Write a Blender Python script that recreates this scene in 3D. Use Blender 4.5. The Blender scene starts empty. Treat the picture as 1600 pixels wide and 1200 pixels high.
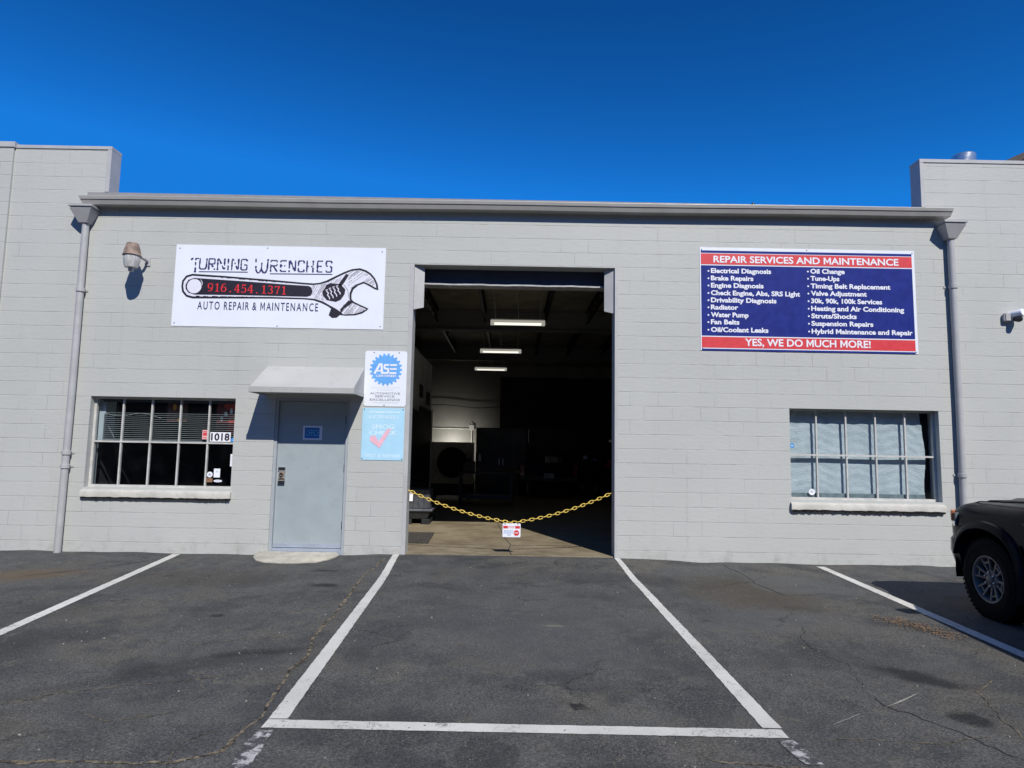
import bpy, bmesh, math, random
from mathutils import Vector, Matrix
random.seed(7)
scn = bpy.context.scene
COL = scn.collection
R = math.radians

# ------------------------------------------------------------------ camera
cd = bpy.data.cameras.new('camera'); cam = bpy.data.objects.new('camera', cd); COL.objects.link(cam)
cr = Vector((0.99983792, -0.00448783, 0.01743556)); cu = Vector((-0.01779393, -0.09886225, 0.99494202)); cw = Vector((0.00274141, 0.99509101, 0.09892608))
cam.matrix_world = Matrix(((cr.x, cu.x, -cw.x, 0), (cr.y, cu.y, -cw.y, -9.15906), (cr.z, cu.z, -cw.z, 1.55802), (0, 0, 0, 1)))
cd.sensor_fit = 'HORIZONTAL'; cd.sensor_width = 36.0; cd.lens = 36.0 * 1000 / 1600
cd.clip_start = 0.05; cd.clip_end = 2000
scn.camera = cam

# ------------------------------------------------------------------ sky and sun
SUN = Vector((0.24, -0.60, 0.625)).normalized()        # towards the sun
el = math.asin(SUN.z); az = math.atan2(SUN.x, SUN.y)
w = bpy.data.worlds.new("World"); scn.world = w; w.use_nodes = True
nt = w.node_tree; nt.nodes.clear()
sky = nt.nodes.new('ShaderNodeTexSky'); sky.sky_type = 'NISHITA'; sky.sun_disc = False
sky.sun_elevation = el; sky.sun_rotation = az
sky.altitude = 0; sky.air_density = 1.0; sky.dust_density = 0.1; sky.ozone_density = 4.0
gm = nt.nodes.new('ShaderNodeGamma'); gm.inputs[1].default_value = 2.1
tint = nt.nodes.new('ShaderNodeVectorMath'); tint.operation = 'MULTIPLY'; tint.inputs[1].default_value = (0.10, 0.56, 0.56)
cap = nt.nodes.new('ShaderNodeVectorMath'); cap.operation = 'MINIMUM'; cap.inputs[1].default_value = (0.16, 3.2, 11.6)     # a clear deep blue sky without a white glow at the horizon
bg = nt.nodes.new('ShaderNodeBackground'); bg.inputs['Strength'].default_value = 0.062
ow = nt.nodes.new('ShaderNodeOutputWorld')
for p_, q_ in ((sky.outputs[0], gm.inputs[0]), (gm.outputs[0], tint.inputs[0]), (tint.outputs[0], cap.inputs[0]), (cap.outputs[0], bg.inputs[0]), (bg.outputs[0], ow.inputs[0])): nt.links.new(p_, q_)
sl = bpy.data.lights.new('sun', 'SUN'); so = bpy.data.objects.new('sun', sl); COL.objects.link(so)
sl.energy = 4.9; sl.angle = R(0.5); sl.color = (1.0, 0.962, 0.90)
so.location = (10, -25, 26); so.rotation_euler = (-SUN).to_track_quat('-Z', 'Y').to_euler()
scn.view_settings.view_transform = 'Standard'; scn.view_settings.look = 'None'
scn.view_settings.gamma = 1.0; scn.view_settings.use_curve_mapping = False
scn.view_settings.exposure = 0.0
scn.cycles.max_bounces = 8; scn.cycles.transparent_max_bounces = 12

# ------------------------------------------------------------------ node helpers
class N:
    def __init__(s, name):
        s.m = bpy.data.materials.new(name); s.m.use_nodes = True
        s.t = s.m.node_tree; s.t.nodes.clear()
        s.out = s.add('ShaderNodeOutputMaterial')
    def add(s, typ, **kw):
        n = s.t.nodes.new(typ)
        for k, v in kw.items(): setattr(n, k, v)
        return n
    def put(s, sock, v):
        if isinstance(v, bpy.types.NodeSocket): s.t.links.new(v, sock)
        else:
            try: sock.default_value = v
            except Exception: sock.default_value = (*v, 1.0)
    def obj(s):
        return s.add('ShaderNodeTexCoord').outputs['Object']
    def vmath(s, op, a, b=None):
        n = s.add('ShaderNodeVectorMath', operation=op); s.put(n.inputs[0], a)
        if b is not None: s.put(n.inputs[1], b)
        return n.outputs['Value'] if op in ('LENGTH', 'DOT_PRODUCT', 'DISTANCE') else n.outputs[0]
    def math(s, op, a, b=0.0, clamp=False):
        n = s.add('ShaderNodeMath', operation=op); n.use_clamp = clamp
        s.put(n.inputs[0], a); s.put(n.inputs[1], b); return n.outputs[0]
    def noise(s, v, scale, detail=4, rough=0.55, col=False, w=None):
        n = s.add('ShaderNodeTexNoise'); s.put(n.inputs['Vector'], v)
        n.inputs['Scale'].default_value = scale; n.inputs['Detail'].default_value = detail; n.inputs['Roughness'].default_value = rough
        return n.outputs['Color'] if col else n.outputs['Fac']
    def ramp(s, f, a, b, ta=0.0, tb=1.0):
        n = s.add('ShaderNodeMapRange'); n.interpolation_type = 'SMOOTHSTEP'
        s.put(n.inputs[0], f); n.inputs[1].default_value = a; n.inputs[2].default_value = b
        n.inputs[3].default_value = ta; n.inputs[4].default_value = tb
        return n.outputs[0]
    def mix(s, f, a, b, mode='MIX'):
        n = s.add('ShaderNodeMix', data_type='RGBA', blend_type=mode)
        s.put(n.inputs[0], f); s.put(n.inputs[6], a); s.put(n.inputs[7], b); return n.outputs[2]
    def bump(s, h, strength=1.0, dist=0.01, nrm=None):
        n = s.add('ShaderNodeBump'); n.inputs['Strength'].default_value = strength; n.inputs['Distance'].default_value = dist
        s.put(n.inputs['Height'], h)
        if nrm is not None: s.put(n.inputs['Normal'], nrm)
        return n.outputs[0]
    def bsdf(s, color, rough=0.6, metal=0.0, normal=None, spec=0.5, coat=0.0, **kw):
        b = s.add('ShaderNodeBsdfPrincipled')
        s.put(b.inputs['Base Color'], color); s.put(b.inputs['Roughness'], rough); s.put(b.inputs['Metallic'], metal)
        b.inputs['Specular IOR Level'].default_value = spec; b.inputs['Coat Weight'].default_value = coat
        if coat: b.inputs['Coat Roughness'].default_value = 0.04
        if normal is not None: s.put(b.inputs['Normal'], normal)
        for k, v in kw.items(): s.put(b.inputs[k.replace('_', ' ')], v)
        s.t.links.new(b.outputs[0], s.out.inputs[0]); return b.outputs[0]

def c4(c): return (c[0], c[1], c[2], 1.0)
_mc = {}
def M(name, col, rough=0.6, metal=0.0, var=0.08, scale=6.0, bump=0.0, bscale=60.0, spec=0.5, coat=0.0, dirt=None):
    if name in _mc: return _mc[name]
    n = N(name); v = n.obj()
    f = n.noise(v, scale, 6, 0.6)
    c = n.mix(n.ramp(f, 0.3, 0.7), c4([x * (1 - var) for x in col]), c4([min(1, x * (1 + var)) for x in col]))
    if dirt:
        c = n.mix(n.ramp(n.noise(v, dirt[1], 7, 0.7), 0.55, 0.75, 0, dirt[2]), c, c4(dirt[0]))
    nr = n.bump(n.noise(v, bscale, 5, 0.6), 1.0, bump) if bump else None
    n.bsdf(c, n.ramp(n.noise(v, scale * 2, 3), 0.3, 0.7, max(0, rough - 0.06), min(1, rough + 0.06)), metal, nr, spec, coat)
    _mc[name] = n.m; return n.m

def block_paint(name, col, sat=0.0, z0=0.149):
    """painted concrete block: running bond 0.406 x 0.203 m, joints nearly filled with paint"""
    n = N(name); v = n.obj()
    sep = n.add('ShaderNodeSeparateXYZ'); n.put(sep.inputs[0], v)
    wob = n.noise(v, 1.7, 3, 0.5, col=True)
    comb = n.add('ShaderNodeCombineXYZ')
    n.put(comb.inputs[0], n.math('ADD', n.math('ADD', sep.outputs[0], sep.outputs[1]), 0.11)); n.put(comb.inputs[1], n.math('SUBTRACT', sep.outputs[2], z0))
    vv = n.vmath('ADD', comb.outputs[0], n.vmath('MULTIPLY', n.vmath('SUBTRACT', wob, (0.5, 0.5, 0.5)), (0.012, 0.012, 0.0)))
    wob2 = n.noise(v, 22, 3, 0.6, col=True)
    vv = n.vmath('ADD', vv, n.vmath('MULTIPLY', n.vmath('SUBTRACT', wob2, (0.5, 0.5, 0.5)), (0.006, 0.006, 0.0)))
    br = n.add('ShaderNodeTexBrick'); br.offset = 0.5; br.squash = 1.0
    n.put(br.inputs['Vector'], vv); br.inputs['Scale'].default_value = 1.0
    br.inputs['Brick Width'].default_value = 0.4064; br.inputs['Row Height'].default_value = 0.2032
    br.inputs['Mortar Size'].default_value = 0.0055; br.inputs['Mortar Smooth'].default_value = 0.55; br.inputs['Bias'].default_value = 0.0
    br.inputs['Color1'].default_value = (0.985, 0.985, 0.985, 1); br.inputs['Color2'].default_value = (1.01, 1.01, 1.01, 1); br.inputs['Mortar'].default_value = (0.98, 0.98, 0.98, 1)
    # horizontal joints only, for telling bed joints from head joints
    fr = n.math('FRACT', n.math('DIVIDE', n.add('ShaderNodeSeparateXYZ').outputs[1], 0.2032))
    s2 = [x for x in n.t.nodes if x.bl_idname == 'ShaderNodeSeparateXYZ'][-1]; n.put(s2.inputs[0], vv)
    bed = n.ramp(n.math('ABSOLUTE', n.math('SUBTRACT', fr, 0.5)), 0.44, 0.47)
    head_amt = n.ramp(n.noise(v, 1.3, 2), 0.44, 0.72, 0.0, 0.75)
    bed_amt = n.ramp(n.noise(v, 2.6, 4, 0.7), 0.34, 0.68, 0.10, 1.15)
    amt = n.mix(bed, head_amt, bed_amt)
    groove = n.math('MULTIPLY', br.outputs['Fac'], amt)
    stria = n.noise(n.vmath('MULTIPLY', v, (1.0, 1.0, 2.6)), 9, 5, 0.65)      # roller and trowel marks
    fine = n.noise(v, 85, 4, 0.7)
    pit = n.ramp(n.noise(v, 38, 2, 0.5), 0.70, 0.78)
    h = n.math('ADD', n.math('MULTIPLY', groove, -0.0054), n.math('ADD', n.math('MULTIPLY', stria, 0.0032), n.math('MULTIPLY', fine, 0.0014)))
    h = n.math('SUBTRACT', h, n.math('MULTIPLY', pit, 0.0018))
    big = n.noise(v, 0.55, 4, 0.6)
    c = n.mix(n.ramp(big, 0.3, 0.7), c4([x * 0.965 for x in col]), c4([x * 1.03 for x in col]))
    c = n.mix(0.35, c, br.outputs['Color'], 'MULTIPLY')
    # drip streaks and scuffs near the ground
    drip = n.noise(n.vmath('MULTIPLY', v, (9.0, 9.0, 0.5)), 1.0, 5, 0.7)
    c = n.mix(n.ramp(drip, 0.54, 0.80, 0, 0.22), c, (0.30, 0.29, 0.27, 1))
    low = n.math('MULTIPLY', n.ramp(sep.outputs[2], 0.0, 0.32, 1, 0), n.ramp(n.noise(v, 6, 6, 0.7), 0.45, 0.72))
    c = n.mix(n.math('MULTIPLY', low, 0.42), c, (0.23, 0.20, 0.165, 1))
    n.bsdf(c, n.ramp(fine, 0.3, 0.7, 0.5, 0.66), 0, n.bump(h, 1.0, 1.0), 0.35)
    return n.m

def asphalt_mat():
    n = N('asphalt'); v0 = n.obj()
    warp = n.vmath('MULTIPLY', n.vmath('SUBTRACT', n.noise(v0, 1.6, 5, 0.6, col=True), (0.5, 0.5, 0.5)), (0.45, 0.45, 0.0))
    v = n.vmath('ADD', v0, warp)
    big = n.noise(v0, 0.45, 5, 0.6); mid = n.noise(v0, 2.4, 6, 0.65); fine = n.noise(v0, 70, 4, 0.75)
    c = n.mix(n.ramp(big, 0.3, 0.7), (0.050, 0.0505, 0.0515, 1), (0.074, 0.0735, 0.073, 1))
    c = n.mix(n.ramp(mid, 0.38, 0.66, 0, 0.8), c, (0.092, 0.090, 0.086, 1))
    c = n.mix(n.ramp(n.noise(v0, 0.8, 6, 0.7), 0.46, 0.62, 0, 0.75), c, (0.096, 0.088, 0.074, 1))
    c = n.mix(n.ramp(n.noise(n.vmath('ADD', v0, (3.1, 8.8, 0)), 1.3, 6, 0.65), 0.48, 0.64, 0, 0.8), c, (0.038, 0.039, 0.041, 1))
    c = n.mix(n.ramp(n.noise(n.vmath('MULTIPLY', v0, (3.0, 0.5, 1)), 1.4, 6, 0.7), 0.52, 0.72, 0, 0.35), c, (0.105, 0.102, 0.096, 1))
    c = n.mix(n.ramp(n.noise(v0, 9, 6, 0.7), 0.4, 0.75, 0, 0.45), c, (0.044, 0.044, 0.045, 1))
    c = n.mix(n.ramp(fine, 0.35, 0.7), n.mix(1.0, c, (0.55, 0.55, 0.55, 1), 'MULTIPLY'), n.mix(1.0, c, (1.65, 1.65, 1.62, 1), 'MULTIPLY'))
    # stains, patches and dusty places: (x, y, rx, ry, turn, softness, strength, colour)
    S = [(3.02, -4.33, .36, .10, -38, .8, .75, (.018, .018, .018)), (2.92, -4.98, .13, .09, 0, .6, .8, (.016, .016, .016)),
         (2.75, -1.75, .62, .85, 15, .9, .62, (.060, .049, .034)), (2.3, -2.9, 1.1, .35, 10, .9, .35, (.085, .085, .085)),
         (3.45, -1.35, .55, .5, 0, .25, .45, (.085, .085, .083)), (-5.6, -1.45, .6, .30, 25, .95, .6, (.105, .074, .043)),
         (-3.9, -4.1, .35, .6, 0, .9, .45, (.022, .022, .023)), (-2.35, -4.35, .95, .13, 34, .9, .38, (.024, .023, .022)), (-1.95, -4.05, .35, .06, 30, .9, .5, (.018, .017, .016)),
         (-2.3, -.95, .16, .06, 0, .5, .7, (.018, .017, .016)), (-2.05, -1.75, .16, .08, 0, .5, .75, (.017, .016, .015)), (-3.6, -1.5, .9, .5, 10, .9, .45, (.060, .052, .042)),
         (-2.7, -3.0, .09, .05, 0, .5, .8, (.018, .018, .018)), (0.2, -3.0, .9, 1.2, 0, .95, .38, (.078, .078, .079)), (-.1, -5.6, .16, .24, 4, .15, .4, (.026, .026, .027)),
         (0.55, -5.85, .3, .16, 0, .6, .35, (.026, .026, .027)), (0.5, -4.9, .06, .04, 0, .5, .8, (.015, .015, .015)), (0.4, -3.2, .10, .05, 0, .4, .6, (.15, .145, .11)),
         (1.3, -1.1, 1.0, .25, 0, .9, .4, (.03, .03, .031)), (-.4, -.9, .7, .22, 0, .9, .3, (.075, .072, .066)), (-3.2, -5.4, .5, .25, 0, .9, .35, (.075, .068, .055)),
         (2.4, -5.9, 1.2, .3, 5, .9, .35, (.03, .03, .031)), (3.3, -5.2, .12, .10, 0, .6, .7, (.02, .02, .02)), (-4.6, -3.0, .7, .5, 0, .9, .3, (.03, .03, .031))]
    for (x, y, rx, ry, a, soft, k, col) in S:
        mp = n.add('ShaderNodeMapping', vector_type='TEXTURE'); n.put(mp.inputs[0], v)
        mp.inputs['Location'].default_value = (x, y, 0); mp.inputs['Rotation'].default_value = (0, 0, R(a)); mp.inputs['Scale'].default_value = (rx, ry, 1000)
        f = n.ramp(n.vmath('LENGTH', mp.outputs[0]), 1 - soft * .7, 1 + soft * .6, k, 0)
        c = n.mix(n.math('MINIMUM', n.math('MULTIPLY', f, 1.35), .95), c, c4(col))
    c = n.mix(1.0, c, (.985, .995, .975, 1), 'MULTIPLY')
    # pale aggregate: only a few of the cells, each a pebble
    for sc, thr, pick, col in ((34, .14, .91, (.30, .29, .255)), (75, .30, .66, (.17, .165, .155)), (110, .32, .62, (.15, .148, .14))):
        vo = n.add('ShaderNodeTexVoronoi'); n.put(vo.inputs['Vector'], v0); vo.inputs['Scale'].default_value = sc
        sp = n.add('ShaderNodeSeparateColor'); n.put(sp.inputs[0], vo.outputs['Color'])
        f = n.math('MULTIPLY', n.math('LESS_THAN', vo.outputs['Distance'], thr), n.math('GREATER_THAN', sp.outputs[0], pick))
        c = n.mix(n.math('MULTIPLY', f, n.ramp(n.noise(v0, 2.2, 5, .7), .40, .64, .12, 1.0)), c, c4(col))
    # hair cracks
    vc = n.vmath('ADD', v0, n.vmath('MULTIPLY', n.vmath('SUBTRACT', n.noise(v0, 3.2, 6, 0.7, col=True), (0.5, 0.5, 0.5)), (0.5, 0.5, 0)))
    vo = n.add('ShaderNodeTexVoronoi', feature='DISTANCE_TO_EDGE'); n.put(vo.inputs['Vector'], vc); vo.inputs['Scale'].default_value = 0.85
    line = n.ramp(vo.outputs['Distance'], 0.001, 0.007, 1, 0)
    m1 = n.ramp(n.noise(v0, 0.9, 3), .48, .60); m2 = n.ramp(n.noise(n.vmath('ADD', v0, (7.3, 2.1, 0)), 1.6, 3), .52, .60)
    c = n.mix(n.math('MULTIPLY', n.math('MULTIPLY', line, m1), .6), c, (.020, .020, .020, 1))
    c = n.mix(n.math('MULTIPLY', n.math('MULTIPLY', line, m2), .55), c, (.17, .145, .105, 1))
    h = n.math('ADD', n.math('MULTIPLY', fine, 0.006), n.math('MULTIPLY', n.noise(v0, 24, 5, .7), 0.005))
    h = n.math('SUBTRACT', h, n.math('MULTIPLY', n.math('MULTIPLY', line, m1), 0.006))
    n.bsdf(c, n.ramp(mid, .3, .7, .78, .92), 0, n.bump(h, 0.8, 1.0), 0.3)
    return n.m

def line_paint():
    n = N('worn_line_paint'); v = n.obj()
    wear = n.noise(v, 5.5, 8, 0.75); fine = n.noise(v, 60, 4, .75)
    c = n.mix(n.ramp(n.noise(v, 1.2, 4), .3, .7), (.49, .48, .435, 1), (.61, .595, .54, 1))
    c = n.mix(n.ramp(fine, .45, .75, 0, .35), c, (.30, .295, .275, 1))
    vo = n.add('ShaderNodeTexVoronoi', feature='DISTANCE_TO_EDGE'); n.put(vo.inputs['Vector'], n.vmath('ADD', v, n.noise(v, 4, 5, .7, col=True))); vo.inputs['Scale'].default_value = 2.6
    crack = n.math('MULTIPLY', n.ramp(vo.outputs['Distance'], .003, .014, 1, 0), n.ramp(n.noise(v, 2, 3), .45, .6))
    chip = n.math('MAXIMUM', n.ramp(n.math('ADD', n.math('MULTIPLY', wear, .75), n.math('MULTIPLY', fine, .25)), .585, .64, 0, .85), crack)
    c = n.mix(chip, c, (.055, .055, .054, 1))
    n.bsdf(c, .75, 0, n.bump(fine, .6, .004), .3)
    return n.m

def ghost_paint():
    n = N('faded_line_paint'); v = n.obj()
    wear = n.noise(v, 11, 8, 0.8)
    c = n.mix(n.ramp(wear, .47, .60), (.055, .055, .056, 1), (.42, .415, .40, 1))
    n.bsdf(c, .8, 0, n.bump(n.noise(v, 70, 4, .7), .6, .004), .3)
    return n.m

def floor_mat():
    n = N('stained_concrete'); v = n.obj()
    f = n.noise(v, 1.3, 7, .65); g = n.noise(n.vmath('MULTIPLY', v, (1, 3.0, 1)), 3.0, 6, .65); fine = n.noise(v, 90, 4, .7)
    c = n.mix(n.ramp(f, .3, .7), (.19, .15, .093, 1), (.32, .268, .178, 1))
    c = n.mix(n.ramp(g, .42, .72, 0, .6), c, (.115, .092, .060, 1))
    c = n.mix(n.ramp(n.noise(v, 2.3, 5, .6), .60, .74, 0, .6), c, (.33, .29, .225, 1))
    c = n.mix(n.ramp(fine, .3, .8, 0, .3), c, (.06, .05, .04, 1))
    n.bsdf(c, n.ramp(f, .3, .7, .55, .75), 0, n.bump(fine, .5, .003), .4)
    return n.m

def glass_mat(name, tint=(0.85, 0.9, 0.9), dust=0.03):
    n = N(name); v = n.obj()
    tr = n.add('ShaderNodeBsdfTransparent'); tr.inputs[0].default_value = c4(tint)
    gl = n.add('ShaderNodeBsdfGlossy'); gl.inputs['Roughness'].default_value = 0.03
    n.put(gl.inputs['Normal'], n.bump(n.noise(v, 1.4, 2), .35, .02))
    df = n.add('ShaderNodeBsdfDiffuse'); df.inputs[0].default_value = (.5, .52, .52, 1)
    lw = n.add('ShaderNodeLayerWeight'); lw.inputs[0].default_value = .5; fk = n.math('ADD', .045, n.math('MULTIPLY', n.math('POWER', lw.outputs['Facing'], 5.0), .95))      # Schlick, the same from both sides
    m1 = n.add('ShaderNodeMixShader'); n.put(m1.inputs[0], fk); n.put(m1.inputs[1], tr.outputs[0]); n.put(m1.inputs[2], gl.outputs[0])
    m2 = n.add('ShaderNodeMixShader'); n.put(m2.inputs[0], n.ramp(n.noise(v, 3.5, 7, .75), .45, .8, dust * .3, dust * 2.2)); n.put(m2.inputs[1], m1.outputs[0]); n.put(m2.inputs[2], df.outputs[0])
    n.t.links.new(m2.outputs[0], n.out.inputs[0]); return n.m

def emit_mat(name, col, k):
    n = N(name); e = n.add('ShaderNodeEmission'); e.inputs[0].default_value = c4(col); e.inputs[1].default_value = k
    n.t.links.new(e.outputs[0], n.out.inputs[0]); return n.m

def film_mat():
    """thin translucent white plastic film"""
    n = N('plastic_film'); v = n.obj()
    d = n.add('ShaderNodeBsdfPrincipled'); d.inputs['Roughness'].default_value = .32
    c = n.mix(n.ramp(n.noise(v, 3, 6, .7), .35, .7), (.50, .54, .56, 1), (.64, .67, .685, 1)); n.put(d.inputs['Base Color'], c)
    w1 = n.math('ADD', n.noise(n.vmath('MULTIPLY', v, (1.6, 1, 3.0)), 16, 6, .75), n.noise(v, 55, 4, .7))
    n.put(d.inputs['Normal'], n.bump(w1, .8, .010))
    n.t.links.new(d.outputs[0], n.out.inputs[0]); return n.m

# ------------------------------------------------------------------ mesh helpers
class B:
    """collects shapes into one mesh"""
    def __init__(s): s.b = bmesh.new()
    def face(s, pts):
        return s.b.faces.new([s.b.verts.new(p) for p in pts])
    def box(s, x0, x1, y0, y1, z0, z1, mat=None):
        p = [Vector(q) for q in ((x0, y0, z0), (x1, y0, z0), (x1, y1, z0), (x0, y1, z0), (x0, y0, z1), (x1, y0, z1), (x1, y1, z1), (x0, y1, z1))]
        if mat is not None: p = [mat @ q for q in p]
        v = [s.b.verts.new(q) for q in p]
        for f in ((0, 3, 2, 1), (4, 5, 6, 7), (0, 1, 5, 4), (1, 2, 6, 5), (2, 3, 7, 6), (3, 0, 4, 7)): s.b.faces.new([v[i] for i in f])
        return s
    def hull8(s, p):
        """eight corners, bottom ring then top ring"""
        v = [s.b.verts.new(q) for q in p]
        for f in ((0, 3, 2, 1), (4, 5, 6, 7), (0, 1, 5, 4), (1, 2, 6, 5), (2, 3, 7, 6), (3, 0, 4, 7)): s.b.faces.new([v[i] for i in f])
        return s
    def prism(s, pts, d):
        d = Vector(d); a = [s.b.verts.new(p) for p in pts]; c = [s.b.verts.new(Vector(p) + d) for p in pts]
        n = len(pts); s.b.faces.new(a[::-1]); s.b.faces.new(c)
        for i in range(n): s.b.faces.new((a[i], a[(i + 1) % n], c[(i + 1) % n], c[i]))
        return s
    def loft(s, rings, closed=True, caps=True):
        V = [[s.b.verts.new(p) for p in r] for r in rings]; n = len(rings[0])
        for a, c in zip(V, V[1:]):
            for i in range(n if closed else n - 1):
                s.b.faces.new((a[i], a[(i + 1) % n], c[(i + 1) % n], c[i]))
        if caps and closed: s.b.faces.new(V[0][::-1]); s.b.faces.new(V[-1])
        return s
    def tube(s, pts, r, n=8, caps=True):
        pts = [Vector(p) for p in pts]; rings = []
        for i, p in enumerate(pts):
            t = (pts[min(i + 1, len(pts) - 1)] - pts[max(i - 1, 0)]).normalized()
            a = t.cross(Vector((0, 0, 1)) if abs(t.z) < .9 else Vector((1, 0, 0))).normalized(); c = t.cross(a)
            rr = r[i] if isinstance(r, (list, tuple)) else r
            rings.append([p + (a * math.cos(k * 2 * math.pi / n) + c * math.sin(k * 2 * math.pi / n)) * rr for k in range(n)])
        return s.loft(rings, True, caps)
    def lathe(s, prof, n=24, mat=None, caps=False):
        """profile of (radius, height) about local z"""
        mat = mat or Matrix()
        rings = [[mat @ Vector((r * math.cos(k * 2 * math.pi / n), r * math.sin(k * 2 * math.pi / n), z)) for k in range(n)] for r, z in prof]
        return s.loft(rings, True, caps)
    def torus(s, R1, r, mat, n=14, m=6, sx=1.0, sy=1.0):
        V = [[s.b.verts.new(mat @ Vector(((R1 + r * math.cos(j * 2 * math.pi / m)) * math.cos(i * 2 * math.pi / n) * sx, (R1 + r * math.cos(j * 2 * math.pi / m)) * math.sin(i * 2 * math.pi / n) * sy, r * math.sin(j * 2 * math.pi / m)))) for j in range(m)] for i in range(n)]
        for i in range(n):
            for j in range(m): s.b.faces.new((V[i][j], V[(i + 1) % n][j], V[(i + 1) % n][(j + 1) % m], V[i][(j + 1) % m]))
        return s
    def done(s, name, mat, parent=None, bevel=0.0, smooth=False, seg=1, origin=None):
        bmesh.ops.recalc_face_normals(s.b, faces=s.b.faces)
        if bevel:
            es = [e for e in s.b.edges if len(e.link_faces) == 2 and e.calc_face_angle(0) > R(30)]
            bmesh.ops.bevel(s.b, geom=es, offset=bevel, segments=seg, affect='EDGES', clamp_overlap=True)
        me = bpy.data.meshes.new(name); s.b.to_mesh(me); s.b.free()
        if smooth:
            for p in me.polygons: p.use_smooth = True
            me.set_sharp_from_angle(angle=R(38))
        me.materials.append(mat)
        o = bpy.data.objects.new(name, me); COL.objects.link(o)
        if parent is not None: o.parent = parent
        return o

def thing(name, label, cat, loc=(0, 0, 0), rz=0.0, group=None):
    o = bpy.data.objects.new(name, None); COL.objects.link(o); o.empty_display_size = .2
    o.location = loc; o.rotation_euler = (0, 0, rz); return tag(o, label, cat, group)
def tag(o, label, cat, group=None):
    o['label'] = label; o['category'] = cat
    if group: o['group'] = group
    return o
def structure(o): o['kind'] = 'structure'; return o
def kids(o): return [c for c in COL.objects if c.parent is o]
def copy_tree(o, parent=None, own=True):
    c = o.copy(); COL.objects.link(c)
    if parent is not None: c.parent = parent
    for k in kids(o): copy_tree(k, c)
    return c

# ---- flat lettering on a panel that faces -Y; coordinates (x, z) local to the panel
_fc = {}
def glyph_mesh(s, offset=0.0):
    cu_ = bpy.data.curves.new('t', 'FONT'); cu_.body = s; cu_.size = 1.0; cu_.offset = offset; cu_.fill_mode = 'FRONT'; cu_.resolution_u = 3
    o = bpy.data.objects.new('t', cu_); COL.objects.link(o)
    dg = bpy.context.evaluated_depsgraph_get(); me = bpy.data.meshes.new_from_object(o.evaluated_get(dg))
    vs = [v.co.copy() for v in me.vertices]; fs = [tuple(p.vertices) for p in me.polygons]
    bpy.data.objects.remove(o); bpy.data.curves.remove(cu_); bpy.data.meshes.remove(me)
    return vs, fs
def cap_h(offset):
    if offset not in _fc:
        vs, _ = glyph_mesh('H', offset); _fc[offset] = (min(v.y for v in vs), max(v.y for v in vs))
    return _fc[offset]
def m_fix_(s, offset):
    """the font's M fills in when emboldened, so every M is drawn here as a plain outline: (spans of x, stem width)"""
    if ('w', offset) not in _fc:
        a, _ = glyph_mesh('I', offset); m, _ = glyph_mesh('M', offset)
        _fc[('w', offset)] = (min(v.x for v in a), max(v.x for v in a), min(v.x for v in m), max(v.x for v in m))
    i0, i1, m0, m1 = _fc[('w', offset)]; out = []
    for i, ch in enumerate(s):
        if ch == 'M':
            pen = max(v.x for v in glyph_mesh(s[:i] + 'I', offset)[0]) - i1
            out.append((pen + m0, pen + m1))
    return out, i1 - i0
def text(b, s, x0, x1, zb, cap, y, offset=0.0, shear=0.0, slope=0.0):
    vs, fs = glyph_mesh(s, offset); lo, hi = cap_h(offset); k = cap / (hi - lo)
    a = min(v.x for v in vs); c = max(v.x for v in vs); kx = (x1 - x0) / (c - a)
    q = []
    for v in vs:
        x = x0 + (v.x - a) * kx; z = zb + (v.y - lo) * k
        q.append((x + shear * (z - zb), z + slope * (x - x0)))
    spans, sw = m_fix_(s, offset) if 'M' in s else ([], 0)
    fs = [f for f in fs if not any(p - .004 < sum(vs[i].x for i in f) / len(f) < r_ + .004 for p, r_ in spans)]
    for p, r_ in spans:
        t = sw * 1.0; md = (p + r_) / 2
        for P_ in ([(p, lo), (p + t, lo), (p + t, hi), (p, hi)], [(r_ - t, lo), (r_, lo), (r_, hi), (r_ - t, hi)],
                   [(p + t, hi), (p + t, hi - 1.75 * t), (md, lo + (hi - lo) * .12), (md, lo + (hi - lo) * .12 + 1.75 * t)], [(r_ - t, hi - 1.75 * t), (r_ - t, hi), (md, lo + (hi - lo) * .12 + 1.75 * t), (md, lo + (hi - lo) * .12)]):
            k0 = len(vs); vs = vs + [Vector((q_[0], q_[1], 0)) for q_ in P_]; fs.append(tuple(range(k0, k0 + 4)))
    q = []
    for v in vs:
        x = x0 + (v.x - a) * kx; z = zb + (v.y - lo) * k
        q.append((x + shear * (z - zb), z + slope * (x - x0)))
    for n_, f in enumerate(fs):          # emboldened glyphs can overlap themselves: no two faces share a plane
        yy = y - (n_ % 11) * 0.00006
        b.face([(q[i][0], yy, q[i][1]) for i in f])
def spaced_text(b, s, x0, x1, zb, cap, y, offset=0.0, squeeze=.8):
    """narrow capitals set wide apart: every letter squeezed about its own middle"""
    i1 = max(v.x for v in glyph_mesh('I', offset)[0]); cells = []
    for i, ch in enumerate(s):
        if ch == ' ': continue
        g_ = [v.x for v in glyph_mesh(ch, offset)[0]]; pen = max(v.x for v in glyph_mesh(s[:i] + 'I', offset)[0]) - i1
        cells.append((ch, pen + min(g_), pen + max(g_)))
    a = cells[0][1]; k = (x1 - x0) / (cells[-1][2] - a)
    for ch, p, r_ in cells:
        m = (p + r_) / 2; h = (r_ - p) / 2 * (squeeze if ch != 'I' else 1)
        text(b, ch, x0 + (m - h - a) * k, x0 + (m + h - a) * k, zb, cap, y, offset)
_lay = [0]
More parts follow.
